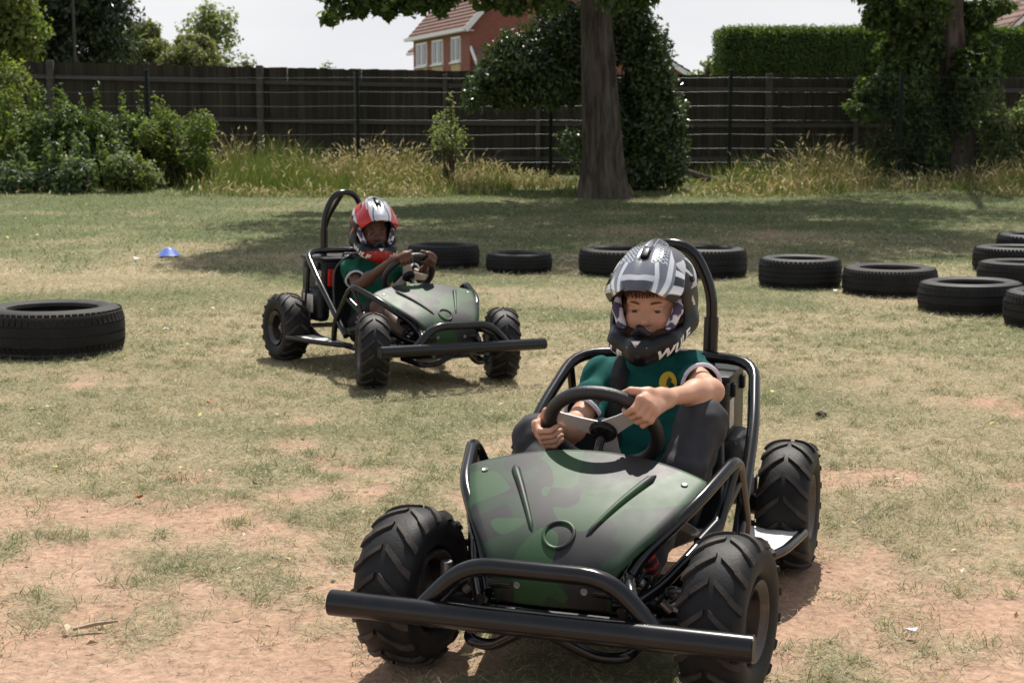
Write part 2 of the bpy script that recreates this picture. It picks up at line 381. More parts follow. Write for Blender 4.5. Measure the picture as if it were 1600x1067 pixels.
gy = axis([(-300, -20, 70), (-20, 0, 4), (0, 2, .4), (2, 6.5, .04), (6.5, 12, .08), (12, 30, .18), (30, 70, 4), (70, 1200, 110)])
X, Y = np.meshgrid(gx, gy)
Z = gz(X, Y)
cv = cover(X, Y); gr = green(X, Y)
inner = (np.abs(X) < 16) & (Y > 2) & (Y < 12)
Z = Z + np.where(inner, .012*(fbm(X*7, Y*7, 3)-.5) + .006*sstep(.3, .8, cv), 0)
nyy, nxx = X.shape
idx = np.arange(nyy*nxx).reshape(nyy, nxx)
F = np.stack([idx[:-1, :-1], idx[:-1, 1:], idx[1:, 1:], idx[1:, :-1]], -1).reshape(-1, 4)
dirt = np.array([.37, .228, .157]); dirt2 = np.array([.415, .285, .205]); straw = np.array([.33, .265, .17]); grn = np.array([.115, .135, .058])
e = fbm(X*3+1, Y*3+7, 4)[..., None]
D = dirt*(1-e)+dirt2*e
G = straw*(1-gr[..., None]) + grn*gr[..., None]
Cg = D*(1-sstep(.28, .72, cv)[..., None]) + G*sstep(.28, .72, cv)[..., None]
me = fast_mesh('ground', np.stack([X, Y, Z], -1).reshape(-1, 3), F)
set_col(me, Cg.reshape(-1, 3))
def ground_mat():
    m, nt, b = mat('dry turf and red soil'); lk = nt.links.new
    a = nn(nt, 'ShaderNodeAttribute', attribute_name='col'); t = nn(nt, 'ShaderNodeTexCoord')
    def noi(s, d, r=.6, scale=(1, 1, 1)):
        mm = nn(nt, 'ShaderNodeMapping'); mm.inputs['Scale'].default_value = scale; lk(t.outputs['Object'], mm.inputs[0])
        n = nn(nt, 'ShaderNodeTexNoise'); n.inputs['Scale'].default_value = s; n.inputs['Detail'].default_value = d; n.inputs['Roughness'].default_value = r; lk(mm.outputs[0], n.inputs['Vector']); return n
    n1 = noi(38, 8, .7); n2 = noi(9, 6); n3 = noi(150, 4, .7, (1, .5, 1))
    r1 = nn(nt, 'ShaderNodeMapRange'); r1.inputs[1].default_value = .3; r1.inputs[2].default_value = .7; r1.inputs[3].default_value = .62; r1.inputs[4].default_value = 1.3; lk(n1.outputs['Fac'], r1.inputs[0])
    r2 = nn(nt, 'ShaderNodeMapRange'); r2.inputs[1].default_value = .3; r2.inputs[2].default_value = .7; r2.inputs[3].default_value = .85; r2.inputs[4].default_value = 1.15; lk(n2.outputs['Fac'], r2.inputs[0])
    mm = nn(nt, 'ShaderNodeMath', operation='MULTIPLY'); lk(r1.outputs[0], mm.inputs[0]); lk(r2.outputs[0], mm.inputs[1])
    mu = nn(nt, 'ShaderNodeMix', data_type='RGBA', blend_type='MULTIPLY'); mu.inputs[0].default_value = 1; lk(a.outputs['Color'], mu.inputs[6]); lk(mm.outputs[0], mu.inputs[7])
    r3 = nn(nt, 'ShaderNodeMapRange'); r3.inputs[1].default_value = .6; r3.inputs[2].default_value = .72; r3.inputs[4].default_value = .5; lk(n3.outputs['Fac'], r3.inputs[0])
    m2 = nn(nt, 'ShaderNodeMix', data_type='RGBA'); m2.inputs[7].default_value = (.48, .41, .29, 1); lk(mu.outputs[2], m2.inputs[6]); lk(r3.outputs[0], m2.inputs[0])
    lk(m2.outputs[2], b.inputs['Base Color']); b.inputs['Roughness'].default_value = .95; b.inputs['Specular IOR Level'].default_value = .1
    bp = nn(nt, 'ShaderNodeBump'); bp.inputs['Strength'].default_value = .7; bp.inputs['Distance'].default_value = .012; lk(n1.outputs['Fac'], bp.inputs['Height']); lk(bp.outputs[0], b.inputs['Normal'])
    return m
me.materials.append(ground_mat())
tag(obj('ground', me), kind='structure')

def ribbons(P, Dr, Ln, W, C, bend, segs=2, side=None):
    """many blades at once: base points, directions, lengths, widths, colours; returns V,F,C"""
    n = len(P)
    if side is None:
        side = np.cross(Dr, np.array([0, 0, 1.])) + rng.normal(0, .25, (n, 3))
    side /= np.linalg.norm(side, axis=1)[:, None] + 1e-9
    Vs = []; Cs = []
    for k in range(segs+1):
        t = k/segs
        c = P + Dr*(Ln*t)[:, None] + bend*(Ln*t*t)[:, None]
        w = (W*(1-.92*t**1.5)*.5)[:, None]
        Vs.append(np.stack([c - side*w, c + side*w], 1)); Cs.append(np.repeat(C[:, None], 2, 1))
    V = np.stack(Vs, 1).reshape(-1, 3); Cc = np.stack(Cs, 1).reshape(-1, C.shape[1])
    b = (np.arange(n)*2*(segs+1))[:, None]
    Fs = [np.hstack([b+2*k, b+2*k+1, b+2*k+3, b+2*k+2]) for k in range(segs)]
    return V, np.concatenate(Fs), Cc
def turf(name, x0, x1, y0, y1, n, ln, w, seed, upr=(.05, .6)):
    global rng
    rng = np.random.default_rng(seed)
    x = rng.uniform(x0, x1, n); y = rng.uniform(y0, y1, n)
    k = rng.random(n) < np.clip((cover(x, y)-.25)*1.6, .10, 1)
    x, y = x[k], y[k]; n = len(x)
    g = green(x, y); isg = rng.random(n) < np.clip(g*1.15, .05, .95)
    a = rng.uniform(0, 2*np.pi, n); up = np.where(isg, rng.uniform(upr[0]+.1, upr[1]+.25, n), rng.uniform(upr[0], upr[1], n))
    Dr = np.stack([np.cos(a), np.sin(a), up], 1); Dr /= np.linalg.norm(Dr, axis=1)[:, None]
    Ln = rng.uniform(.5, 1.3, n)*ln*np.where(isg, 1.0, 1.15); Wd = rng.uniform(.6, 1.3, n)*w
    pal_d = np.array([[.46, .395, .265], [.40, .33, .195], [.31, .25, .15], [.51, .465, .345]]); pal_g = np.array([[.145, .175, .085], [.19, .215, .12], [.11, .15, .055], [.25, .26, .16]])
    C = np.where(isg[:, None], pal_g[rng.integers(0, 4, n)], pal_d[rng.integers(0, 4, n)])*rng.uniform(.8, 1.15, n)[:, None]
    P = np.stack([x, y, gz(x, y)+.004 + .009*(y < 12)], 1)
    bend = np.stack([rng.normal(0, .2, n), rng.normal(0, .2, n), -rng.uniform(.0, .35, n)*up], 1)
    return ribbons(P, Dr, Ln, Wd, C, bend, 2)
parts = [turf('t', -1.9, 2.1, 2.1, 4.6, 230000, .024, .0017, 1), turf('t', -2.6, 3.0, 4.6, 7.2, 150000, .026, .0024, 2),
         turf('t', -4.6, 5.0, 7.2, 11.5, 110000, .038, .0042, 3), turf('t', -8, 9, 11.5, 22, 110000, .05, .008, 4, (.2, .9))]
def tufts(n, x0, x1, y0, y1, seed):
    global rng
    rng = np.random.default_rng(seed); cx = rng.uniform(x0, x1, n); cy = rng.uniform(y0, y1, n); k = rng.random(n) < np.clip(cover(cx, cy)*1.3, .08, 1); cx, cy = cx[k], cy[k]
    rad = rng.uniform(.012, .045, len(cx)); m = (rng.uniform(14, 46, len(cx))).astype(int); ii = np.repeat(np.arange(len(cx)), m); n = len(ii)
    x = cx[ii] + rng.normal(0, 1, n)*rad[ii]; y = cy[ii] + rng.normal(0, 1, n)*rad[ii]; a = rng.uniform(0, 6.28, n); up = rng.uniform(.35, 1.7, n)
    Dr = np.stack([np.cos(a), np.sin(a), up], 1); Dr /= np.linalg.norm(Dr, axis=1)[:, None]
    pal = np.array([[.13, .18, .055], [.17, .21, .08], [.22, .25, .13], [.36, .33, .2], [.46, .41, .28]]); C = pal[rng.integers(0, 5, n)]*rng.uniform(.8, 1.15, n)[:, None]*rng.uniform(.8, 1.1, len(cx))[ii][:, None]
    return ribbons(np.stack([x, y, gz(x, y)+.008], 1), Dr, rng.uniform(.018, .055, n), rng.uniform(.0014, .0026, n)*(1+.12*(y-2.5)), C, np.stack([rng.normal(0, .25, n), rng.normal(0, .25, n), -rng.uniform(.1, .5, n)], 1), 3)
parts += [tufts(1500, -2.0, 2.2, 2.2, 5.2, 14), tufts(1500, -3.4, 3.8, 5.2, 9.5, 15)]
off = 0; Vs, Fs, Cs = [], [], []
for V_, F_, C_ in parts: Vs.append(V_); Fs.append(F_+off); Cs.append(C_); off += len(V_)
me = fast_mesh('turf_grass', np.concatenate(Vs), np.concatenate(Fs), [M['grass']], False); set_col(me, np.concatenate(Cs))
tag(obj('turf_grass', me), 'short dry and green grass growing in patches on the field', 'grass', kind='stuff')

# ------------------------------------------------------------------ leaves
def leaves(P, Nrm, size, C, aspect=.55, fold=.25):
    n = len(P)
    a = rng.normal(0, 1, (n, 3)); d = a - Nrm*np.sum(a*Nrm, 1)[:, None]; d /= np.linalg.norm(d, axis=1)[:, None] + 1e-9
    s = np.cross(Nrm, d); L2 = size[:, None]
    V = np.stack([P - d*L2*.5, P + s*L2*aspect*.5 + Nrm*L2*fold*.3 - d*L2*.05, P + d*L2*.5 - Nrm*L2*fold*.3, P - s*L2*aspect*.5 + Nrm*L2*fold*.3 - d*L2*.05], 1).reshape(-1, 3)
    return V, np.arange(4*n).reshape(n, 4), np.repeat(C, 4, 0)
def cloud(blobs, size, pal, seed, up=.5, shell=.45, ygreen=0.0, nz_amp=.3):
    """leaves spread through overlapping clumps: blobs = (cx,cy,cz, rx,ry,rz, count)"""
    global rng
    rng = np.random.default_rng(seed); Ps, Ns = [], []
    for cx, cy, cz, rx, ry, rz, n in blobs:
        n = int(n)
        d = rng.normal(0, 1, (n, 3)); d /= np.linalg.norm(d, axis=1)[:, None]
        r = (shell + (1-shell)*rng.random(n))**(1/2.)
        lump = 1 + nz_amp*np.sin(d[:, 0]*5+cx*3)*np.sin(d[:, 1]*4.3+cy*2+1)*np.sin(d[:, 2]*5.1+cz*5) + rng.normal(0, .15, n)
        Ps.append(np.array([cx, cy, cz]) + d*np.array([rx, ry, rz])*(r*lump)[:, None])
        nn_ = d + rng.normal(0, .7, (n, 3)) + np.array([0, 0, up]); Ns.append(nn_/np.linalg.norm(nn_, axis=1)[:, None])
    P = np.concatenate(Ps); N = np.concatenate(Ns); n = len(P)
    pal = np.array(pal); C = pal[rng.integers(0, len(pal), n)]*rng.uniform(.75, 1.25, n)[:, None]
    return leaves(P, N, size*rng.uniform(.6, 1.35, n), C)
def leafobj(name, data, m, parent=None, kind=None):
    V_, F_, C_ = data; me = fast_mesh(name, V_, F_, [m], False); set_col(me, C_); o = obj(name, me, parent)
    return o
def trunk_mesh(pts, rads, seg=44, flute=.10, seed=0):
    r_ = random.Random(seed); path = []; rr = []
    pts = [Vector(p) for p in pts]
    for i in range(len(pts)-1):
        for k in range(6):
            t = k/6; path.append(pts[i].lerp(pts[i+1], t)); rr.append(rads[i]*(1-t)+rads[i+1]*t)
    path.append(pts[-1]); rr.append(rads[-1])
    V, F = sweep(path, rr, seg)
    ph = [r_.uniform(0, 6.28) for _ in range(4)]
    for i in range(len(path)):
        for k in range(seg):
            a = 2*math.pi*k/seg
            f = 1 + flute*(.6*math.sin(3*a+ph[0]+i*.05) + .5*math.sin(5*a+ph[1]-i*.07) + .35*math.sin(9*a+ph[2]+i*.1) + .3*math.sin(17*a+ph[3]+.8*math.sin(i*.4))) + r_.uniform(-.014, .014)
            V[i*seg+k] = path[i] + (V[i*seg+k]-path[i])*f
    return V, F
G_DARK = [(.035, .06, .018), (.045, .075, .02), (.06, .09, .025), (.025, .045, .015)]
G_MID = [(.07, .11, .03), (.09, .13, .035), (.055, .09, .025), (.11, .14, .04)]
G_YEL = [(.14, .17, .04), (.17, .18, .05), (.11, .14, .035), (.19, .19, .06)]
G_PALE = [(.12, .15, .075), (.15, .17, .09), (.10, .13, .06), (.17, .18, .08)]

def tree(name, base, top_pts, rads, crown, size, pal, label, m=M['leaf'], barkm=M['bark'], seed=1, limbs=(), group=None, flare=1.5):
    t = empty(name, base); b = Vector(base)
    V, F = trunk_mesh([Vector(p)-b for p in top_pts], rads, seed=seed)
    mb = MB(); mb.add(V, F)
    for k, (p, q, r) in enumerate(limbs):
        p = Vector(p)-b; q = Vector(q)-b; mid = p.lerp(q, .5) + Vector((0, 0, .12*(q-p).length))
        mb.add(*sweep(fillet([p, mid, q], 1, 6), [r*(1-.75*i/8) for i in range(9)][:len(fillet([p, mid, q], 1, 6))] if False else r*.6, 8))
    mb.build('trunk', barkm, t, True, False)
    d = cloud([(x-b.x, y-b.y, z-b.z, rx, ry, rz, n) for x, y, z, rx, ry, rz, n in crown], size, pal, seed)
    leafobj('crown', d, m, t)
    return tag(t, label, 'tree', group)

# ------------------------------------------------------------------ the two tyres kinds
def car_tyre(name, D, W, tilt=(0, 0), seed=0, smooth=False):
    R = D/2; ri = R*.63; r_ = random.Random(seed)
    def prof():
        p = []                                    # closed section, from the lower bead outwards round to the upper bead and back inside
        sh = .028
        p += [(ri, .030), (ri+.004, .012), (ri+.02, .004), (R*.80, .0), (R*.90, .008), (R-.012, sh*.9)]
        return p
    low = prof(); up = [(r, W-z) for r, z in low][::-1]
    inn = [(ri+.012, W-.035), (R*.86, W-.03), (R-.022, W*.5), (R*.86, .03), (ri+.012, .035)]
    body = low + [(R-.010, W*.3), (R-.010, W*.7)] + up + inn
    V, F = lathe(body, 72)
    mb = MB().add(V, F)
    # moulded rings on the upper and lower side wall
    for z, s in ((W, 1), (0, -1)):
        for rr in (R*.74, R*.86):
            mb.add(*sweep([(rr*math.cos(a), rr*math.sin(a), z - s*.004 - s*.004*(rr > R*.8)) for a in np.linspace(0, 2*math.pi, 61)[:-1]], .003, 6, closed=True))
    tread = MB(); n = (4, 5, 4, 6)[seed % 4] if not smooth else 3; z0, z1 = .026, W-.026; gap = .007; w = (z1-z0-(n-1)*gap)/n
    for k in range(n):
        a = z0 + k*(w+gap); b = a+w; crown = lambda z: R - .010*(abs(z-W/2)/(W/2))**3
        if 0 < k < n-1:
            tread.add(*lathe([(R-.014, a), (crown(a), a+.0015), (crown(b), b-.0015), (R-.014, b)], 72))
        else:                                     # shoulder ribs are cut into blocks
            m_ = (64, 52, 76, 58)[seed % 4]
            for j in range(m_):
                a0 = 2*math.pi*j/m_; a1 = a0 + 2*math.pi/m_*(.985 if smooth else .80); vs = []
                zz = (a-.014, b) if k == 0 else (a, b+.014)
                for ang in (a0, a1):
                    for r, z in ((R-.016, zz[0]), (crown(zz[0])-(.012 if k == 0 else 0), zz[0]), (crown(zz[1])-(.012 if k else 0), zz[1]), (R-.016, zz[1])):
                        vs.append((r*math.cos(ang), r*math.sin(ang), z))
                tread.add(vs, [(3, 2, 1, 0), (4, 5, 6, 7), (0, 1, 5, 4), (1, 2, 6, 5), (2, 3, 7, 6), (3, 0, 4, 7)])
    o = mb.build(name, M['car_rubber'] if seed % 3 else M['car_rubber2'], None, True, True)
    tread.build('tread', M['car_tread'], o, True, True)
    return o
TG = 'car tyres marking the track'
# measured from the photograph: centre u, width px, lowest v, topmost v
tyres = [(86, 216, 566, 463, 'large black car tyre lying at the left edge of the picture'),
         (693, 113, 423, 376, 'car tyre lying just right of the far driver\'s hands'),
         (811, 104, 430, 389, 'car tyre with four thin grooves, standing alone between two others behind the far kart'),
         (968, 128, 435, 381, 'car tyre half hidden behind the left side of the near driver\'s helmet'),
         (1102, 128, 439, 380, 'car tyre half hidden behind the right side of the near driver\'s helmet and roll hoop'),
         (1249, 128, 455, 395, 'car tyre just right of the one behind the roll hoop'),
         (1389, 146, 468, 408, 'low car tyre in middle of the curved row at right, standing clear on sunlit grass'),
         (1515, 160, 497, 429, 'car tyre with a smooth worn side lying in front of the cluster at right'),
         (1648, 158, 521, 444, 'nearest tyre of the cluster, cut by the right picture edge'),
         (1603, 150, 455, 400, 'car tyre just behind the smooth worn one in the right cluster'),
         (1592, 142, 432, 378, 'second farthest car tyre of the right cluster'),
         (1626, 136, 412, 359, 'farthest car tyre of the right cluster at the picture edge')]
for i, (u, wpx, vb, vt, lab) in enumerate(tyres):
    x, y, z, t = hit(u, vb)
    D_ = wpx*t/FPX
    for _ in range(6): D_ = wpx*(t + D_/2)/FPX
    k = (y + D_/2)/y; x *= k; yc = y + D_/2
    yb = yc + D_/2                                # far top edge gives the tyre's width
    sp, cp = math.sin(PITCH), math.cos(PITCH); kk = (533.5-vt)/FPX
    zt = HCAM + yb*((-sp+kk*cp)/(cp+kk*sp))
    zg = float(gz(x, yc)); W_ = min(max(zt - zg, .14), .30)
    o = car_tyre('car_tyre', D_, W_, seed=i, smooth=i in (7, 9))
    sl = (float(gz(x, yc+.3))-float(gz(x, yc-.3)))/.6
    o.location = (x, yc, zg-.006); o.rotation_euler = (math.atan(sl) + random.uniform(-.01, .01), random.uniform(-.012, .012), random.uniform(0, 6))
    tag(o, lab, 'tyre', TG)
    print('tyre', i, round(x, 2), round(yc, 2), 'D', round(D_, 3), 'W', round(W_, 3))

# ------------------------------------------------------------------ go-kart
TY_D, TY_W = .355, .137
def kart_tyre_mesh():
    R = TY_D/2 - .010; ri = .076; hw = TY_W/2
    sec = []                                       # ballooned section (r, y)
    rc = (R+ri)/2; hr = (R-ri)/2
    for a in np.linspace(-math.pi*.5, math.pi*1.5, 33)[:-1]:
        # superellipse
        c, s = math.cos(a), math.sin(a)
        yy = hw*.97*math.copysign(abs(c)**.75, c); rr = rc + hr*math.copysign(abs(s)**.62, s)
        if s < 0: yy *= .80 + .20*(1+s)
        sec.append((rr, yy))
    V, F = lathe(sec, 64, 'Y'); V = [Vector(v) for v in V]; C = [(.011, .011, .012)]*len(V)
    V = list(V); F = list(F)
    def prof(s):                                   # arc position s in -1..1 over the tread -> (r, y, nr, ny)
        a = math.pi/2 - s*1.18
        c, q = math.cos(a), math.sin(a)
        f = lambda a_: (rc + hr*math.copysign(abs(math.sin(a_))**.62, math.sin(a_)), hw*.97*math.copysign(abs(math.cos(a_))**.75, math.cos(a_)))
        r, y = f(a); r2, y2 = f(a-.02); r1, y1 = f(a+.02)
        dr, dy = r2-r1, y2-y1; l = math.hypot(dr, dy)+1e-9
        nr, ny = dy/l, -dr/l
        return r, y, nr, ny
    def lug(phi0, s0, s1, dphi, w0, w1, h):
        n = 5; base = len(V); rows = []
        for k in range(n):
            t = k/(n-1); s = s0 + (s1-s0)*t; r, y, nr, ny = prof(s)
            if nr < 0: nr, ny = -nr, -ny
            if abs(s) < .05: nr, ny = 1, 0
            ph = phi0 + dphi*(t**.8); hwid = (w0+(w1-w0)*t)/2/ (TY_D/2)
            for (dp, hh, top) in ((-hwid, -.002, 0), (-hwid*.8, h, 1), (hwid*.8, h, 1), (hwid, -.002, 0)):
                rr = r + nr*hh; yy = y + ny*hh
                V.append(Vector((rr*math.cos(ph+dp), yy, rr*math.sin(ph+dp))))
                C.append((.040, .033, .028) if top else (.016, .014, .013))
        for k in range(n-1):
            a = base + 4*k; b = a + 4
            for q in range(3): F.append((a+q, a+q+1, b+q+1, b+q))
        F.append((base, base+3, base+2, base+1)); e_ = base+4*(n-1); F.append((e_, e_+1, e_+2, e_+3))
    N = 17
    for k in range(N):
        p = 2*math.pi*k/N
        for sg in (1, -1):
            lug(p, .03*sg, .60*sg, -.22, .016, .021, .0058)
            lug(p + math.pi/N*1.0, .42*sg, .98*sg, -.12, .016, .024, .0065)
    me = bpy.data.meshes.new('tyre'); me.from_pydata([tuple(v) for v in V], [], F); me.materials.append(M['kart_rubber']); me.update()
    bm = bmesh.new(); bm.from_mesh(me); bmesh.ops.recalc_face_normals(bm, faces=bm.faces); bm.to_mesh(me); bm.free()
    for p in me.polygons: p.use_smooth = True
    me.set_sharp_from_angle(angle=math.radians(38)); set_col(me, C)
    return me
TYRE_ME = kart_tyre_mesh()
def make_wheel(parent, loc, outer):
    """wheel: hub disc (with bolts) > tyre, rim"""
    o = outer
    hub = MB(); hub.add(*lathe([(.0, .022*o), (.028, .022*o), (.030, .006*o), (.055, .000), (.060, -.010*o), (.0, -.012*o)], 24, 'Y', False))
    for k in range(4):
        a = math.pi/4 + k*math.pi/2; hub.add(*disc((.042*math.cos(a), .002*o, .042*math.sin(a)), (0, o, 0), .007, .010, 8))
    hub.add(*sweep([(0, -.05*o, 0), (0, .034*o, 0)], .012, 10))
    w = hub.build('wheel', M['steel'], parent); w.location = loc
    rim = MB()
    rim.add(*lathe([(.084, -.060), (.086, -.050), (.074, -.046), (.068, -.02), (.068, .02), (.074, .046), (.086, .050), (.084, .060), (.078, .058), (.064, .046), (.060, .0), (.064, -.046), (.078, -.058)], 40, 'Y'))
    rim.build('rim', M['rim'], w)
    t = obj('tyre', TYRE_ME, w); t.rotation_euler = (0, random.uniform(0, 6), 0)
    return w

def bonnet_pt(s, t):
    """s across -1..1, t from the rear edge (0) to the bottom of the nose (1)"""
    K = [(-.210, .452, .278, .040), (-.115, .420, .250, .037), (-.025, .380, .213, .030), (.050, .335, .170, .020), (.100, .285, .136, .010), (.116, .245, .130, .006), (.110, .195, .122, .005)]
    f = t*(len(K)-1); i = min(int(f), len(K)-2); q = f-i
    P = [np.array(K[max(0, min(len(K)-1, i+d))]) for d in (-1, 0, 1, 2)]
    x, z, w, c = .5*((2*P[1]) + (-P[0]+P[2])*q + (2*P[0]-5*P[1]+4*P[2]-P[3])*q*q + (-P[0]+3*P[1]-3*P[2]+P[3])*q**3)
    y = s*w
    x += .065*(1-t)**2*s*s                        # rear edge bows back in the middle
    zz = z - c*abs(s)**2.2 - .010*max(0, (abs(s)-.93)/.07)**2*(1-.5*t)
    if t > .6: x -= .02*s*s*(t-.6)/.4
    return Vector((x, y, zz))
def bonnet_n(s, t):
    e_ = .01; a = bonnet_pt(min(1, s+e_), t)-bonnet_pt(max(-1, s-e_), t); b = bonnet_pt(s, min(1, t+e_))-bonnet_pt(s, max(0, t-e_))
    n = b.cross(a).normalized()
    return n if n.z > -.3 and (n.z > 0 or n.x > 0) else -n

def make_kart():
    k = empty('go_kart'); P = M['paint']
    def part(name, pts, r, m=P, fil=.06, parent=None): return MB().add(*tube(pts, r, fil)).build(name, m, parent or k)
    # bumper
    bar = MB().add(*sweep([(.235, -.43, .20), (.235, .43, .20)], .0265, 20))
    bar = bar.build('bumper_bar', P, k)
    for s in (-1, 1):
        MB().add(*sweep([(.235, s*.4285, .20), (.235, s*.4315, .20)], .0235, 18)).build('end_cap', M['plastic'], bar)
    part('bumper_hoop', [(.215, -.240, .205), (.205, -.150, .298), (.205, .150, .298), (.215, .240, .205)], .0185, fil=.075)
    for s in (-1, 1):
        part('bumper_stay', [(.225, s*.215, .205), (.14, s*.17, .262), (.02, s*.14, .262)], .0125, fil=.03)
    part('lower_loop', [(.0, -.19, .13), (.14, -.17, .118), (.16, -.11, .118), (.21, -.03, .175)], .012, fil=.04)
    part('lower_loop', [(.0, .19, .13), (.14, .17, .118), (.16, .11, .118), (.21, .03, .175)], .012, fil=.04)
    # main rails and cross members of the chassis
    for s in (-1, 1):
        part('floor_rail', [(.20, s*.14, .17), (.06, s*.17, .15), (-.30, s*.24, .135), (-.75, s*.25, .14), (-1.0, s*.22, .20)], .0145)
        # bonnet side tube: up along the bonnet edge, bend, then down and back to the seat loop
        part('side_tube', [(.10, s*.135, .215), (.055, s*.165, .29), (-.10, s*.262, .388), (-.285, s*.308, .442), (-.47, s*.30, .250), (-.50, s*.29, .16)], .0140, fil=.05)
        part('side_strut', [(-.275, s*.306, .430), (-.19, s*.275, .26), (-.17, s*.24, .14)], .0115, fil=.03)
        part('diagonal_tube', [(.12, s*.15, .20), (.0, s*.205, .225), (-.19, s*.275, .30), (-.34, s*.300, .375)], .0125, fil=.05)
        # small clamp sleeve on the diagonal
        MB().add(*sweep([(-.145, s*.255, .281), (-.205, s*.281, .309)], .0165, 12)).build('clamp_sleeve', P, k)
        # step plate
        pl = MB(); ys = lambda y: s*y
        out = [(-.42, .245), (-.80, .255), (-.80, .385), (-.60, .362), (-.43, .29)]
        V = [(x, ys(y), .150) for x, y in out] + [(x, ys(y), .143) for x, y in out]; n = len(out)
        Fp = [tuple(range(n)) if s < 0 else tuple(range(n))[::-1], tuple(range(n, 2*n))[::-1] if s < 0 else tuple(range(n, 2*n))] + [((i+1) % n, i, n+i, n+(i+1) % n) if s < 0 else (i, (i+1) % n, n+(i+1) % n, n+i) for i in range(n)]
        st = pl.add(V, Fp).build('step_plate', M['plate'], k, False)
        bmn = bmesh.new(); bmn.from_mesh(st.data); bmesh.ops.recalc_face_normals(bmn, faces=bmn.faces); bmn.to_mesh(st.data); bmn.free()
        MB().add(*tube([(-.40, ys(.25), .145), (-.43, ys(.30), .145), (-.62, ys(.372), .145), (-.815, ys(.40), .145), (-.83, ys(.25), .145)], .012, .035)).build('step_frame', P, st)
        MB().add(*disc((-.66, ys(.32), .150), (0, 0, 1), .007, .004, 10)).build('bolt', M['steel'], st)
        # head-rest hoop side struts down to rear axle
        part('rear_strut', [(-.88, s*.245, .525), (-.93, s*.235, .30), (-.94, s*.225, .17)], .011)
        # front suspension
        part('suspension_arm', [(-.07, s*.13, .165), (0, s*.265, .155)], .010, M['plastic'])
        part('suspension_arm', [(.08, s*.13, .165), (0, s*.265, .155)], .010, M['plastic'])
        part('kingpin', [(0, s*.268, .125), (0, s*.268, .235)], .013, M['steel'])
        part('stub_axle', [(0, s*.262, .1775), (0, s*.345, .1775)], .010, M['steel'])
        tr = part('track_rod', [(-.05, s*.03, .20), (-.045, s*.255, .205)], .006, M['steel'])
        MB().add(*sweep([(-.047, s*.17, .2035), (-.0455, s*.225, .2045)], .010, 10)).build('rod_end', M['steel'], tr)
        # coil spring and damper
        coil = []
        a0 = Vector((.02, s*.11, .285)); a1 = Vector((.0, s*.225, .175)); ax = (a1-a0).normalized(); u_ = ax.cross(Vector((1, 0, 0))).normalized(); v_ = ax.cross(u_)
        for q in range(97):
            t = q/96; a = t*6.5*2*math.pi; coil.append(a0 + (a1-a0)*(.08+.8*t) + (u_*math.cos(a)+v_*math.sin(a))*.021)
        dm = MB().add(*sweep([a0, a1], .009, 10)).build('damper', M['steel'], k)
        MB().add(*sweep(coil, .0045, 6)).build('coil_spring', M['plastic'], dm)
    part('cross_tube', [(-.02, -.17, .155), (-.02, .17, .155)], .0125)
    part('cross_tube', [(-.33, -.24, .135), (-.33, .24, .135)], .0125)
    part('cross_tube', [(.10, -.135, .232), (.10, .135, .232)], .011)
    part('seat_loop', [(-.36, -.295, .195), (-.70, -.278, .430), (-.925, -.242, .556), (-.985, 0, .558), (-.925, .242, .556), (-.70, .278, .430), (-.36, .295, .195)], .0150, fil=.075)
    part('roll_hoop', [(-.985, -.112, .50), (-.990, -.116, .735), (-.985, -.055, .852), (-.985, .055, .852), (-.990, .116, .735), (-.985, .112, .50)], .0150, fil=.085)
    for s in (-1, 1):
        MB().add(*sweep([(-.986, s*.113, .560), (-.988, s*.1145, .660)], .0195, 14)).build('hoop_sleeve', P, k)
    part('hoop_stay', [(-.988, -.01, .850), (-1.075, -.065, .70), (-1.095, -.075, .50)], .0125, fil=.08)
    # floor pan and pedals
    fp = MB().add([(.10, -.15, .138), (.10, .15, .138), (-.33, .235, .125), (-.33, -.235, .125), (.10, -.15, .134), (.10, .15, .134), (-.33, .235, .121), (-.33, -.235, .121)], [(0, 3, 2, 1), (4, 5, 6, 7), (0, 1, 5, 4), (1, 2, 6, 5), (2, 3, 7, 6), (3, 0, 4, 7)]).build('floor_pan', M['mesh'], k, False)
    for s in (-1, 1):
        pd = part('pedal', [(-.085, s*.105, .13), (-.125, s*.105, .265)], .010, M['red'])
        MB().add(*rbox((-.130, s*.105, .262), (.014, .070, .055), .004, Euler((0, .35, 0)).to_matrix())).build('foot_pad', M['red'] if s > 0 else M['plastic'], pd)
    # bonnet
    V = []; F = []; ns, nt_ = 41, 45
    for j in range(nt_):
        for i in range(ns): V.append(bonnet_pt(-1+2*i/(ns-1), j/(nt_-1)))
    F = [(j*ns+i, j*ns+i+1, (j+1)*ns+i+1, (j+1)*ns+i) for j in range(nt_-1) for i in range(ns-1)]
    me = bpy.data.meshes.new('bonnet'); me.from_pydata([tuple(v) for v in V], [], F); me.materials.append(M['camo']); me.update()
    for p in me.polygons: p.use_smooth = True
    bn = obj('bonnet', me, k); so_ = bn.modifiers.new('thick', 'SOLIDIFY'); so_.thickness = .005; so_.offset = -1
    bm = bmesh.new(); bm.from_mesh(me); bm.normal_update()
    if sum(f.normal.z for f in bm.faces) < 0: bmesh.ops.reverse_faces(bm, faces=bm.faces)
    bm.to_mesh(me); bm.free()
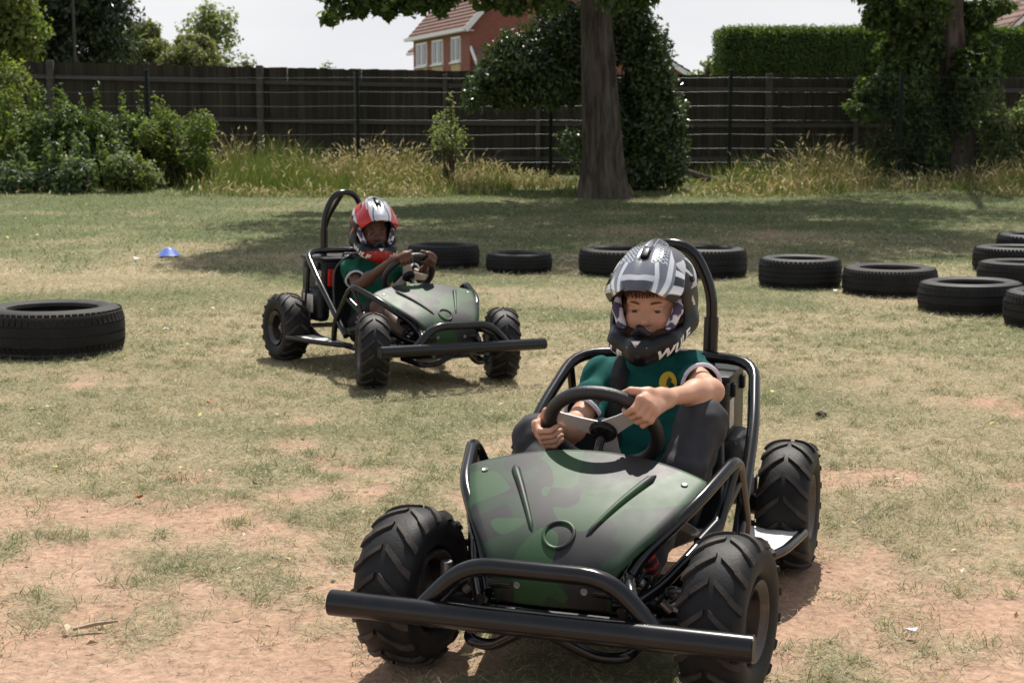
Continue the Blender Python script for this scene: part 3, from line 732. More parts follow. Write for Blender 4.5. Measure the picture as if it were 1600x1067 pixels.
    for s in (-1, 1):
        path = []; rad = []
        for q in range(15):
            t = q/14; ss = s*(.60-.26*t) ; tt = .10+.40*t
            path.append(bonnet_pt(ss, tt) + bonnet_n(ss, tt)*.0005); rad.append((.0105*(1-.55*t))*min(1, .25+q*.9, .25+(14-q)*.9))
        MB().add(*sweep(path, rad, 12)).build('rib', M['camo'], bn)
        for (ss, tt) in ((.84, .09), (.55, .86)):
            p = bonnet_pt(s*ss, tt); n = bonnet_n(s*ss, tt)
            MB().add(*disc(p + n*.0002, n, .0075, .003, 14, -.001)).build('screw', M['steel'], bn)
    ring = []
    for q in range(40):
        a = 2*math.pi*q/40; ss, tt = .19*math.cos(a), .515+.070*math.sin(a); ring.append(bonnet_pt(ss, tt) + bonnet_n(ss, tt)*.0015)
    MB().add(*sweep(ring, .0042, 8, closed=True)).build('badge_ring', M['camo'], bn)
    # steering column and wheel (turns about its own axis)
    n = Vector((.80, 0, -.60)); wc = Vector((-.30, 0, .480))
    part('steering_column', [wc - n*.0 + n*.02, wc + n*.40], .010, M['paint'])
    Rm = Matrix(((0, -.6, .80), (-1, 0, 0), (0, -.8, -.60)))  # columns: local x -> ?, replaced below
    ex = Vector((0, 1, 0)); ey = Vector((.6, 0, .8)); ez = ex.cross(ey)   # ez = driver -> front or reverse
    Rm = Matrix((ex, ey, ez)).transposed()
    R_ = .124; grip = []
    for q in range(64):
        a = 2*math.pi*q/64; rr = R_*(1 - .10*max(0, -math.sin(a))**6); grip.append((rr*math.cos(a), rr*math.sin(a), 0))
    sw = MB().add(*sweep(grip, .0160, 14, closed=True)).build('steering_wheel', M['wheelgrip'], k)
    sw.matrix_basis = Matrix.Translation(wc) @ Rm.to_4x4()
    for a in (math.radians(28), math.radians(152), math.radians(270)):
        c, s = math.cos(a), math.sin(a); d = Vector((c, s, 0)); w = Vector((-s, c, 0)); z1, z2 = .0015, -.0015
        pts = [d*.015+w*.026, d*.060+w*.020, d*.116+w*.017, d*.116-w*.017, d*.060-w*.020, d*.015-w*.026]
        V = [p+Vector((0, 0, z1)) for p in pts]+[p+Vector((0, 0, z2)) for p in pts]
        MB().add(V, [tuple(range(6)), tuple(range(6, 12))[::-1]]+[(i, 6+i, 6+(i+1) % 6, (i+1) % 6) for i in range(6)]).build('spoke', M['metal'], sw, False)
    hubm = MB().add(*lathe([(0, .016), (.026, .014), (.032, .006), (.032, -.010), (0, -.012)], 24, 'Z', False))
    for q in range(6):
        a = q*math.pi/3
        for sgn in (1, -1): hubm.add(*disc((.020*math.cos(a), .020*math.sin(a), .0135*sgn if sgn > 0 else -.0115), (0, 0, sgn), .004, .004, 6))
    hubm.build('hub', M['plastic'], sw)
    # bucket seat: a curved shell
    ns, nt_ = 25, 33; V = []
    prof = [(-.36, .190), (-.42, .165), (-.56, .150), (-.66, .165), (-.72, .225), (-.755, .35), (-.775, .46), (-.785, .555)]
    for j in range(nt_):
        f = j/(nt_-1)*(len(prof)-1); i0 = min(int(f), len(prof)-2); q = f-i0; q_ = q
        x = prof[i0][0]*(1-q)+prof[i0+1][0]*q; z = prof[i0][1]*(1-q)+prof[i0+1][1]*q; v = j/(nt_-1)
        w = .185+.025*math.sin(math.pi*v) ; 
        if v > .84: w *= math.sqrt(max(0, 1-((v-.84)/.185)**2))
        if v < .12: w *= .82+.18*v/.12
        for i in range(ns):
            s = -1+2*i/(ns-1); b = abs(s)**3; lift = .075*b
            V.append((x + lift*(.15+.85*min(1, v*1.5)) , s*w, z + lift*(1-min(1, v*1.35))*1.2))
    F = [(j*ns+i, j*ns+i+1, (j+1)*ns+i+1, (j+1)*ns+i) for j in range(nt_-1) for i in range(ns-1)]
    sme = bpy.data.meshes.new('seat'); sme.from_pydata(V, [], F); sme.materials.append(M['seat']); sme.update()
    for p in sme.polygons: p.use_smooth = True
    st = obj('seat', sme, k); so_ = st.modifiers.new('thick', 'SOLIDIFY'); so_.thickness = .006
    ed = [V[j*ns] for j in range(nt_)] + [V[(nt_-1)*ns+i] for i in range(1, ns)] + [V[j*ns+ns-1] for j in range(nt_-2, -1, -1)]
    MB().add(*sweep(ed, .0055, 8)).build('seat_rim', M['seat'], st)
    # power box, motor cover, axle
    bx = MB().add(*rbox((-.955, 0, .40), (.26, .38, .23), .014)).build('power_box', M['plastic'], k)
    MB().add(*rbox((-.955, 0, .520), (.272, .392, .018), .005)).build('lid', M['plastic'], bx)
    MB().add(*tube([(-.90, -.05, .526), (-.90, -.045, .545), (-.90, .045, .545), (-.90, .05, .526)], .005, .012)).build('handle', M['plastic'], bx)
    for s in (-1, 1):
        for dx in (-.07, .07): MB().add(*rbox((-.955+dx, s*.195, .485), (.026, .014, .036), .003)).build('latch', M['plastic'], bx)
        MB().add(*rbox((-.885, s*.1912, .425), (.06, .002, .075), .0005)).build('label_sticker', M['label'], bx)
    MB().add(*rbox((-.819, -.150, .43), (.014, .040, .085), .003)).build('switch', M['redled'], bx)
    for s in (-1, 1):
        mc = MB().add(*rbox((-.90, s*.200, .29), (.22, .075, .16), .03, None, 3)).build('motor_cover', M['plastic'], k)
        MB().add(*rbox((-.90, s*.239, .30), (.11, .003, .09), .001)).build('cover_plate', M['label'], mc)
    part('rear_axle', [(-.946, -.34, .1775), (-.946, .34, .1775)], .0125, M['steel'])
    for s in (-1, 1):
        bh = MB().add(*sweep([(-.946, s*.225, .1775), (-.946, s*.262, .1775)], .034, 16)).build('bearing_housing', M['plastic'], k)
        MB().add(*rbox((-.90, s*.243, .235), (.05, .03, .05), .006)).build('brake_caliper', M['steel'], bh)
    MB().add(*lathe([(.02, -.008), (.075, -.004), (.075, .004), (.02, .008)], 36, 'Y')).build('sprocket', M['steel'], k).location = (-.946, .10, .1775)
    # wheels
    for (x, y) in ((0, .345), (0, -.345), (-.946, .338), (-.946, -.338)):
        make_wheel(k, (x, y, .1775-.003), 1 if y > 0 else -1)
    return k
def copy_tree(o, parent=None):
    c = o.copy(); COL.objects.link(c); c.parent = parent
    for ch in list(o.children): copy_tree(ch, c)
    return c
def kart_mat(x, y, deg, z=0, roll=0, pitch=0):
    a = math.radians(deg); f = Vector((-math.sin(a), -math.cos(a), 0)); l = Vector((math.cos(a), -math.sin(a), 0))
    m = Matrix((f, l, (0, 0, 1))).transposed().to_4x4()
    return Matrix.Translation((x, y, z)) @ m @ Matrix.Rotation(math.radians(pitch), 4, 'Y') @ Matrix.Rotation(math.radians(roll), 4, 'X')
KM1 = kart_mat(.113, 2.957, 18.3, .0)
KM2 = kart_mat(-.634+.345*.839, 6.48+.345*.545, -33, -.012, roll=-2.0)
kart1 = make_kart()
kart2 = copy_tree(kart1)
def pose_kart(k, Mx, steer, swrot):
    k.matrix_world = Mx
    for c in k.children:
        if c.name.startswith('wheel') and c.location.x > -.1:
            c.rotation_euler = (0, 0, math.radians(steer))
        if c.name.startswith('steering_wheel'):
            c.matrix_basis = c.matrix_basis @ Matrix.Rotation(math.radians(swrot), 4, 'Z')
pose_kart(kart1, KM1, -7, 8)
pose_kart(kart2, KM2, -22, -35)
tag(kart1, 'near black-framed go-kart with green camouflage bonnet and wide front bumper bar', 'go-kart', 'electric go-karts')
tag(kart2, 'far go-kart turning behind the near one, camouflage bonnet and tall roll hoop', 'go-kart', 'electric go-karts')

# ------------------------------------------------------------------ implicit surfaces (bodies, clothes, helmets)
class SDF:
    def __init__(s): s.p = []
    def cone(s, a, b, ra, rb, k=.012, op='u'):
        s.p.append(('c', np.array(a, float), np.array(b, float), ra, rb, k, op)); return s
    def ell(s, c, r, R=None, k=.012, op='u'):
        s.p.append(('e', np.array(c, float), np.array(r, float), R, None, k, op)); return s
    def fn(s, f, k=.004, op='s'):
        s.p.append(('f', f, None, None, None, k, op)); return s
    def bounds(s):
        lo = np.full(3, 9.); hi = -lo
        for t, a, b, r, q, k, op in s.p:
            if op != 'u' or t == 'f': continue
            if t == 'c':
                m = max(r, q); lo = np.minimum(lo, np.minimum(a, b)-m); hi = np.maximum(hi, np.maximum(a, b)+m)
            elif t == 'e':
                m = max(b); lo = np.minimum(lo, a-m); hi = np.maximum(hi, a+m)
        return lo-.02, hi+.02
    def grid(s, h):
        lo, hi = s.bounds(); n = np.ceil((hi-lo)/h).astype(int)+2
        ax = [lo[i]+h*np.arange(n[i]) for i in range(3)]
        D = np.full(n, .2, np.float32)
        for t, a, b, r, q, k, op in s.p:
            if t == 'f': sl = [slice(0, n[i]) for i in range(3)]
            else:
                if t == 'c': m = max(r, q)+k+.02; l_, h_ = np.minimum(a, b)-m, np.maximum(a, b)+m
                else: m = max(b)+k+.02; l_, h_ = a-m, a+m
                sl = [slice(max(0, int((l_[i]-lo[i])/h)), min(n[i], int((h_[i]-lo[i])/h)+2)) for i in range(3)]
            x, y, z = np.meshgrid(ax[0][sl[0]], ax[1][sl[1]], ax[2][sl[2]], indexing='ij')
            if x.size == 0: continue
            if t == 'c':
                ba = b-a; px, py, pz = x-a[0], y-a[1], z-a[2]
                tt = np.clip((px*ba[0]+py*ba[1]+pz*ba[2])/max(1e-9, ba@ba), 0, 1)
                d = np.sqrt((px-tt*ba[0])**2+(py-tt*ba[1])**2+(pz-tt*ba[2])**2) - (r+(q-r)*tt)
            elif t == 'e':
                P = np.stack([x-a[0], y-a[1], z-a[2]], -1)
                if r is not None: P = P @ np.array(r)      # R columns are the ellipsoid axes
                k0 = np.sqrt(((P/b)**2).sum(-1)); k1 = np.sqrt(((P/(b*b))**2).sum(-1))+1e-9; d = k0*(k0-1)/k1
            else: d = a(x, y, z)
            sub = D[tuple(sl)]
            if op == 'u':
                hh = np.maximum(k-np.abs(sub-d), 0)/k; D[tuple(sl)] = np.minimum(sub, d)-hh*hh*k*.25
            elif op == 's':
                d = -d; hh = np.maximum(k-np.abs(sub-d), 0)/k; D[tuple(sl)] = np.maximum(sub, d)+hh*hh*k*.25
            elif op == 'd': D[tuple(sl)] = sub + d
        return D, lo, h
def nets(D, lo, h):
    s = D < 0; n = np.array(D.shape)
    c = np.zeros(n-1, np.int8)
    for i in (0, 1):
        for j in (0, 1):
            for k in (0, 1): c += s[i:n[0]-1+i, j:n[1]-1+j, k:n[2]-1+k]
    mixed = (c > 0) & (c < 8); I = np.argwhere(mixed); idx = np.full(n-1, -1, np.int32); idx[mixed] = np.arange(len(I))
    acc = np.zeros((len(I), 3)); cnt = np.zeros(len(I)); corners = [np.array((i, j, k)) for i in (0, 1) for j in (0, 1) for k in (0, 1)]
    for a in corners:
        for axn in range(3):
            if a[axn]: continue
            b = a.copy(); b[axn] = 1
            da = D[tuple((I+a).T)]; db = D[tuple((I+b).T)]; m = (da < 0) != (db < 0)
            t = np.where(m, da/np.where(m, da-db, 1), 0); p = a + t[:, None]*(b-a); acc[m] += p[m]; cnt[m] += 1
    V = lo + h*(I + acc/cnt[:, None])
    F = []
    for axn in range(3):
        u, w = (axn+1) % 3, (axn+2) % 3
        sa = [slice(None)]*3; sb = [slice(None)]*3; sa[axn] = slice(0, -1); sb[axn] = slice(1, None)
        A = s[tuple(sa)]; B = s[tuple(sb)]
        E_ = np.argwhere(A != B); E_ = E_[(E_[:, u] > 0) & (E_[:, w] > 0) & (E_[:, u] < n[u]-1) & (E_[:, w] < n[w]-1)]
        du = np.zeros(3, int); du[u] = 1; dw = np.zeros(3, int); dw[w] = 1
        q = np.stack([idx[tuple((E_-du-dw).T)], idx[tuple((E_-dw).T)], idx[tuple(E_.T)], idx[tuple((E_-du).T)]], 1)
        flip = ~A[tuple(E_.T)]; q[flip] = q[flip][:, ::-1]; F.append(q)
    return V, np.concatenate(F)
def relax(V, F, it=2, lam=.5):
    e = np.concatenate([F[:, [0, 1]], F[:, [1, 2]], F[:, [2, 3]], F[:, [3, 0]]]); e = np.concatenate([e, e[:, ::-1]])
    deg = np.bincount(e[:, 0], minlength=len(V))[:, None]+1e-9
    for _ in range(it):
        S = np.stack([np.bincount(e[:, 0], V[e[:, 1], i], len(V)) for i in range(3)], 1)
        V = V*(1-lam) + lam*S/deg
    return V
def sdf_obj(name, S, h, m, colf, parent=None, it=2):
    V, F = nets(*S.grid(h)); V = relax(V, F, it)
    me = fast_mesh(name, V, F, [m], True); C = colf(V); set_col(me, C)
    return obj(name, me, parent)
def const(c): return lambda V: np.tile(np.array(c, float), (len(V), 1))
def bvh_of(o):
    me = o.data; return BVHTree.FromPolygons([v.co for v in me.vertices], [tuple(p.vertices) for p in me.polygons])

# ---- helmet, in its own frame: x forward, y left, z up
def helmet_sdf():
    S = SDF()
    S.ell((-.012, 0, .020), (.142, .119, .124), k=.01)
    S.ell((-.030, 0, -.045), (.118, .108, .090), k=.03)
    for s in (-1, 1):
        S.cone((.000, s*.088, -.070), (.105, s*.062, -.098), .036, .034, k=.03)
        S.cone((.105, s*.062, -.098), (.152, s*.012, -.112), .034, .028, k=.02)
        S.cone((.10, s*.060, -.120), (.150, s*.010, -.135), .022, .020, k=.02)
    S.cone((.155, 0, -.085), (.165, 0, -.120), .022, .020, k=.02)
    # cavity, neck hole and face opening
    S.ell((-.010, 0, .005), (.116, .094, .104), op='s', k=.006)
    S.cone((-.01, 0, -.05), (-.015, 0, -.22), .088, .090, op='s', k=.012)
    S.cone((.03, 0, -.10), (.085, 0, -.18), .060, .05, op='s', k=.012)
    def port(x, y, z):
        lowz = -.070 + .16*np.maximum(0, np.abs(y)-.02)*.55
        top = .050 - .9*np.maximum(0, np.abs(y)-.03)**2*6
        d = np.maximum(np.maximum(lowz - z, z - top), np.abs(y) - .094)
        return np.maximum(d, .020 - x)
    S.fn(port, k=.014)
    return S
def shell_col(style):
    def f(V):
        x, y, z = V.T; n = len(V); C = np.tile([.006, .006, .007], (n, 1)); ay = np.abs(y)
        up = z > .030
        if style == 0:
            band = (np.sin((x*1.0 + z*1.6 + ay*.6)*62) > .35) & up & (ay > .05); C[band] = (.45, .46, .48)
            b2 = (np.sin((x*1.4 - z*1.1)*70) > .8) & (z > -.02) & (x < .02) & (ay > .07); C[b2] = (.5, .5, .5)
            C[(z > .105)] = (.10, .10, .11)
        else:
            C[z > .0] = (.012, .012, .014)
            b1 = (z + .35*x > .035) & (np.sin((z*1.3 + x*.8 - ay)*46) > -.35); C[b1] = (.42, .018, .02)
            b2 = (z + .35*x > .05) & (np.sin((z*1.3 + x*.8 - ay)*46 + 2.4) > .62); C[b2] = (.6, .6, .6)
            low = (z < -.088) & (x > .03) & (z + ay*.25 < -.083); C[low] = (.30, .014, .012)
            b3 = (np.sin((x - z*1.4)*55) > .82) & (x < .03) & (z > -.05) & (z < .06); C[b3] = (.5, .1, .1)
        return C
    return f
def make_helmet(parent, Mloc, style):
    h = sdf_obj('helmet', helmet_sdf(), .0033, M['helmet'], shell_col(style), parent); h.matrix_basis = Mloc
    bv = bvh_of(h)
    # rubber lip round the opening is left to the shell; peak on top
    nu, nv = 141, 121; V = []; C = []
    for j in range(nv):
        v = j/(nv-1)
        cx = -.062 + .232*v; cz = .150 + .012*math.sin(v*2.4) - .088*v*v
        w = .060 + .048*math.sin(min(1, v*1.12)*math.pi*.5)
        if v > .80: w *= 1 - .20*((v-.80)/.20)**2
        for i in range(nu):
            u = -1+2*i/(nu-1); au = abs(u)
            y = u*w; x = cx - .050*au**2*v - (.018*v*max(0, au-.55)); z = cz - (.070-.012*v)*au**2.2
            z += .010*math.exp(-((au-.55)/.16)**2)*(v > .05)*math.sin(min(1, v*1.05)*math.pi) - .008*math.exp(-(au/.16)**2)*math.sin(v*math.pi)
            if v > .9 and au < .35: z -= .006*((v-.9)/.1)
            V.append((x, y, z))
            c = np.array([.20, .21, .235]) if style == 0 else np.array([.3, .31, .33])
            edge = .42*abs(math.sin(v*3.1+.2))
            if style == 0:
                if au < .17 and .30 < v < .62: c = np.array([.012]*3)                                         # scoop
                elif au < .17 and v <= .30: c = np.array([.2, .2, .22]) if au < .11 else np.array([.6, .61, .63])
                elif .24 < au < .62 and v < .66: 
                    dot = (math.sin(i*.75) * math.sin(j*.85)) > (.65 - v*1.1); c = np.array([.28, .29, .31])*(2.1 if dot else .45)
                elif abs(au - (.30+.42*(v-.45))) < .05 and v > .45: c = np.array([.72, .73, .75])
                elif v > .84 and au < .42: c = np.array([.09, .09, .10]) if (v > .9) else np.array([.6, .61, .62])
                elif au > .80 and v > .35: c = np.array([.02]*3) if math.sin(v*26+au*8) > -.2 else np.array([.66]*3)
                elif abs(au-.70) < .05: c = np.array([.7, .71, .73])
            else:
                if au < .15 and .12 < v < .66: c = np.array([.014]*3)
                elif .20 < au < .50 and v < .66 - .35*abs(au-.35): c = np.array([.30, .32, .36])*(1.5 if (math.sin(i*.75)*math.sin(j*.85) > .5-v) else .9)
                elif .55 < au < .78 and v < .72: c = np.array([.62, .62, .63]) if au < .60 else np.array([.40, .016, .018])
                elif au > .52 and v >= .50: c = np.array([.40, .016, .018])
                elif au >= .78: c = np.array([.02, .02, .022])
                elif abs(au - (.18+.5*(v-.5))) < .03: c = np.array([.1, .1, .11])
                else: c = np.array([.50, .50, .52])
            C.append(c)
    F = [(j*nu+i, j*nu+i+1, (j+1)*nu+i+1, (j+1)*nu+i) for j in range(nv-1) for i in range(nu-1)]
    me = fast_mesh('peak', np.array(V), np.array(F), [M['peak']]); set_col(me, C); p = obj('peak', me, h)
    sm = p.modifiers.new('thick', 'SOLIDIFY'); sm.thickness = .004; sm.offset = 0
    sc = MB().add(*rbox((.052, 0, .138), (.036, .020, .012), .004, Euler((0, .42, 0)).to_matrix())).build('vent_scoop', M['plastic'], h)
    for s in (-1, 1):
        MB().add(*disc((.005, s*.112, .055), (0, s, .25), .010, .006, 14)).build('peak_screw', M['plastic'], h)
        # chin vents
        MB().add([(.178, s*.003, -.100), (.168, s*.026, -.096), (.166, s*.024, -.108), (.177, s*.003, -.128)], [(0, 1, 2, 3)] if s > 0 else [(3, 2, 1, 0)]).build('chin_vent', M['metal'] if style else M['label'], h).modifiers.new('t', 'SOLIDIFY').thickness = .006
        S = SDF().cone((.02, s*.093, .032), (.060, s*.085, -.022), .010, .012).cone((.060, s*.085, -.022), (.083, s*.066, -.068), .013, .014)
        def pc(V):
            q = np.sin(V[:, 2]*150 + np.sin(V[:, 0]*170)*1.4 + 1) + np.sin(V[:, 1]*210 + V[:, 2]*90)*.8
            return np.where((q > .15)[:, None], np.array([.62, .60, .65]), np.array([.085, .068, .115]))
        sdf_obj('cheek_pad', S, .004, M['pad'], pc, h)
    ng = SDF().cone((.128, 0, -.075), (.150, 0, -.050), .014, .010).cone((.128, .02, -.075), (.140, 0, -.056), .010, .010).cone((.128, -.02, -.075), (.140, 0, -.056), .010, .010)
    sdf_obj('nose_guard', ng, .0035, M['helmet'], const((.012, .010, .016)), h)
    MB().add([(.180, .013, -.076), (.180, -.013, -.076), (.186, 0, -.094)], [(0, 1, 2)]).build('badge', M['metal'], h).modifiers.new('t', 'SOLIDIFY').thickness = .004
    # lettering wrapped on the chin bar
    for s in (1, -1):
        cu = bpy.data.curves.new('txt', 'FONT'); cu.body = 'WULF'; cu.size = .045; cu.shear = .35; cu.space_character = 1.12; cu.offset = .0019
        to = bpy.data.objects.new('txt', cu); COL.objects.link(to); dg = bpy.context.evaluated_depsgraph_get(); tm = to.evaluated_get(dg).to_mesh()
        bm = bmesh.new(); bm.from_mesh(tm); bmesh.ops.triangulate(bm, faces=bm.faces)
        bmesh.ops.subdivide_edges(bm, edges=[e_ for e_ in bm.edges if e_.calc_length() > .006], cuts=2, use_grid_fill=True); bmesh.ops.triangulate(bm, faces=bm.faces)
        wd = max(v.co.x for v in bm.verts)
        # start/end of baseline on the side of the chin bar
        p0 = Vector((.150, s*.045, -.142)); p1 = Vector((.040, s*.118, -.098))
        if s < 0: p0, p1 = p1, p0
        dirx = (p1-p0).normalized(); outn = Vector((.55, s*.80, .0)).normalized(); upv = Vector((0, 0, 1)); upv = (upv - dirx*upv.dot(dirx)).normalized()
        ln = (p1-p0).length
        for v in bm.verts:
            q = p0 + dirx*(v.co.x/wd*ln) + upv*(v.co.y*.86)
            o_ = q + outn*.15; hit_ = bv.ray_cast(o_, -outn)
            v.co = (hit_[0] + hit_[1].normalized()*.0011*(1 if hit_[1].dot(outn) > 0 else -1)) if hit_[0] is not None else q
        lm = bpy.data.meshes.new('lettering'); bm.to_mesh(lm); bm.free(); lm.materials.append(M['white'])
        obj('lettering', lm, h); bpy.data.objects.remove(to)
    return h

# ---- drivers
EX, EY, EN, WC, RW = np.array([0, 1., 0]), np.array([.6, 0, .8]), np.array([.8, 0, -.6]), np.array([-.30, 0, .480]), .124
def hand_prims(S, ang, elbow, left):
    a = math.radians(ang); e1 = math.cos(a)*EX + math.sin(a)*EY; P = WC + RW*e1; T = -math.sin(a)*EX + math.cos(a)*EY; th = T if left else -T; n = EN
    mc = P + e1*.030 + n*.002; dv = np.array(elbow)-mc; wr = mc + dv/np.linalg.norm(dv)*.066 - n*.010
    for q, (o, sc) in enumerate(((.0250, .96), (.0083, 1.04), (-.0083, 1.0), (-.0240, .86))):
        b = th*o
        m_ = P + b + e1*.032*sc + n*.006; p_ = P + b*1.02 + e1*.016 + n*.0300*sc; d_ = P + b - e1*.0095*sc + n*.0275; t_ = P + b*.97 - e1*.0245*sc + n*.0100
        S.cone(wr + b*.65, m_, .0125, .0105, k=.010)
        S.ell(m_ + n*.002, (.0098, .0098, .0098), k=.004); S.cone(m_, p_, .0086, .0078, k=.003); S.ell(p_, (.0086, .0086, .0086), k=.002); S.cone(p_, d_, .0076, .0070, k=.002); S.cone(d_, t_, .0070, .0060, k=.002)
    tb = .45*wr + .55*mc + th*.024 - n*.006; tj = P + th*.040 + e1*.008 - n*.019; tt = P + th*.046 - e1*.016 - n*.018
    S.cone(tb, tj, .0125, .0095, k=.008); S.cone(tj, tt, .009, .0072, k=.004); S.cone(wr, tb, .015, .0125, k=.01)
    return wr
def make_driver(Mx, P, label, group):
    """P: pose and colours in the kart's frame"""
    H = Matrix.Translation(P['head']) @ Matrix.Rotation(math.radians(P['yaw']), 4, 'Z') @ Matrix.Rotation(math.radians(P['pitch']), 4, 'Y') @ Matrix.Rotation(math.radians(P.get('roll', 0)), 4, 'X')
    R3 = np.array(H.to_3x3()); hp = lambda *q: np.array(H @ Vector(q))
    A = {k: np.array(P[k], float) for k in ('pel', 'chest', 'neck', 'shL', 'shR', 'elL', 'elR', 'hipL', 'hipR', 'knL', 'knR', 'anL', 'anR')}
    S = SDF()
    hd = lambda x, y, z: hp(x-.006, y, z-.020)
    S.ell(hd(-.010, 0, .015), (.086, .072, .098), R3); S.ell(hd(.018, 0, -.045), (.062, .056, .060), R3, k=.03)
    S.ell(hd(.062, 0, .022), (.014, .050, .012), R3, k=.012)
    for s in (-1, 1):
        S.ell(hd(.050, s*.034, -.030), (.026, .022, .024), R3, k=.02)
        S.ell(hd(.088, s*.029, .002), (.022, .015, .009), R3, k=.010, op='s')
        S.ell(hd(.0690, s*.029, .0081), (.0100, .0174, .0056), R3, k=.004); S.ell(hd(.0680, s*.029, -.0072), (.0086, .0160, .0054), R3, k=.004)
        S.ell(hd(-.005, s*.073, -.005), (.016, .007, .026), R3, k=.006)
    S.cone(hd(.072, 0, .004), hd(.091, 0, -.022), .0075, .0105, k=.009); S.ell(hd(.080, .008, -.026), (.010, .007, .006), R3, k=.006); S.ell(hd(.080, -.008, -.026), (.010, .007, .006), R3, k=.006)
    S.ell(hd(.073, 0, -.052), (.010, .022, .0055), R3, k=.005); S.ell(hd(.070, 0, -.061), (.010, .019, .006), R3, k=.005); S.ell(hd(.062, 0, -.085), (.016, .020, .016), R3, k=.02)
    S.cone(A['neck']-np.array([0, 0, .02]), hd(-.015, 0, -.06), .038, .042, k=.02)
    S.cone(A['pel'], A['chest'], .088, .100, k=.03); S.cone(A['chest'], A['neck'], .092, .050, k=.03); S.cone(A['shL'], A['shR'], .042, .042, k=.03)
    for q in 'LR':
        S.cone(A['sh'+q], A['el'+q], .035, .028, k=.02)
        wr = hand_prims(S, P['ang'+q], A['el'+q], q == 'L')
        S.cone(A['el'+q], wr, .028, .0175, k=.02); mid = A['el'+q]*.70 + wr*.30; S.ell(mid, (.0285, .0285, .0285), k=.03); S.ell(A['el'+q]+(A['el'+q]-.5*(A['sh'+q]+wr))*.18, (.017, .017, .017), k=.02)
        S.cone(A['hip'+q], A['kn'+q], .066, .046, k=.03); S.cone(A['kn'+q], A['an'+q], .044, .030, k=.02)
        calf = A['kn'+q]*.68+A['an'+q]*.32; S.ell(calf + np.array([-.008, 0, -.006]), (.042, .042, .042), k=.03)
    sk = np.array(P['skin'])
    Hi = np.array(H.inverted())
    def skin_col(V):
        C = np.tile(sk, (len(V), 1)); L_ = (np.c_[V, np.ones(len(V))] @ Hi.T)[:, :3] + np.array([.006, 0, .020])
        lip = (np.abs(L_[:, 2]+.0555) < .008) & (np.abs(L_[:, 1]) < .021) & (L_[:, 0] > .060); C[lip] = sk*np.array([.86, .58, .60])
        ck = np.exp(-(((np.abs(L_[:, 1])-.036)/.018)**2 + ((L_[:, 2]+.032)/.018)**2))*(L_[:, 0] > .02); C = C*(1 - ck[:, None]*np.array([0., .16, .14]))
        return C
    body = sdf_obj('person', S, P['res'], M['skin'], skin_col, None, 1)
    body.matrix_world = Mx; tag(body, label, 'person', group)
    # eyes, brows, hair
    for s in (-1, 1):
        V, F = lathe([(.0118*math.sin(t), .0118*math.cos(t)) for t in np.linspace(0.001, math.pi-.001, 17)], 24, 'Z', False)
        V = np.array([Vector(v).to_tuple() for v in V])[:, [2, 0, 1]]
        me = fast_mesh('eye', V, np.array(F), [M['eye']]); r = np.hypot(V[:, 1], V[:, 2]); C = np.tile([.42, .38, .36], (len(V), 1)); fr = V[:, 0] > 0; C[(r < .0070) & fr] = P['iris']; C[(r < .0036) & fr] = (.004, .004, .004); set_col(me, C)
        e_ = obj('eye', me, body); e_.matrix_basis = H @ Matrix.Translation((.0628-.006, s*.029, .0005-.020)) @ Matrix.Rotation(math.radians(P.get('gaze', 0)), 4, 'Z')
        br = [H @ Vector((.0800-.006-.016*abs(t)**1.6, s*(.013+.034*t), .0195-.020+.0030*math.sin(t*3.0))) for t in np.linspace(0, 1, 9)]
        MB2 = MB().add(*sweep(br, [.0010, .0024, .0029, .0029, .0028, .0024, .002, .0014, .0008], 8)); bo = MB2.build('eyebrow', M['hair'], body); set_col(bo.data, np.tile(np.array(P['hair'])*.7+np.array(P['skin'])*.16, (len(bo.data.vertices), 1)))
    HS = SDF().ell(hd(-.018, 0, .026), (.090, .078, .097), R3, k=.004)
    HS.fn(lambda x, y, z: -((x-hd(0, 0, 0)[0])*R3[0, 2] + (y-hd(0, 0, 0)[1])*R3[1, 2] + (z-hd(0, 0, 0)[2])*R3[2, 2] - .050 - .0*x), k=.01, op='s') if False else None
    def cut(x, y, z):
        dx, dy, dz = x-hd(0, 0, 0)[0], y-hd(0, 0, 0)[1], z-hd(0, 0, 0)[2]
        lx = dx*R3[0, 0]+dy*R3[1, 0]+dz*R3[2, 0]; lz = dx*R3[0, 2]+dy*R3[1, 2]+dz*R3[2, 2]; ly = dx*R3[0, 1]+dy*R3[1, 1]+dz*R3[2, 1]
        return np.minimum(.6, (lx*.8 - lz + .016 + .008*np.sin(ly*130)))
    HS.fn(cut, k=.004)
    hair = sdf_obj('hair', HS, .004, M['hair'], const(P['hair']), body)
    if P['fringe']:
        rr = random.Random(5); fm = MB()
        for q in range(90):
            y = rr.uniform(-.055, .055); x0 = .052 - .5*y*y/.055*.5; l = rr.uniform(.018, .036)
            p0 = Vector((x0-.02, y*.9, .083)); p1 = Vector((x0+.022, y+rr.uniform(-.006, .006), .066)); p2 = Vector((x0+.026-.006*abs(y)/.05, y+rr.uniform(-.014, .008), .066-l))
            fm.add(*sweep([H @ (p + Vector((-.006, 0, -.020))) for p in fillet([p0, p1, p2], .02, 4)], [.0022, .0026, .0026, .0025, .0022, .0018, .0008][:len(fillet([p0, p1, p2], .02, 4))], 5))
        fo = fm.build('fringe', M['hair'], body); hc = np.array(P['hair']); set_col(fo.data, np.tile(hc, (len(fo.data.vertices), 1))*np.random.default_rng(2).uniform(.7, 1.5, (len(fo.data.vertices)//5+1, 1)).repeat(5, 0)[:len(fo.data.vertices)])
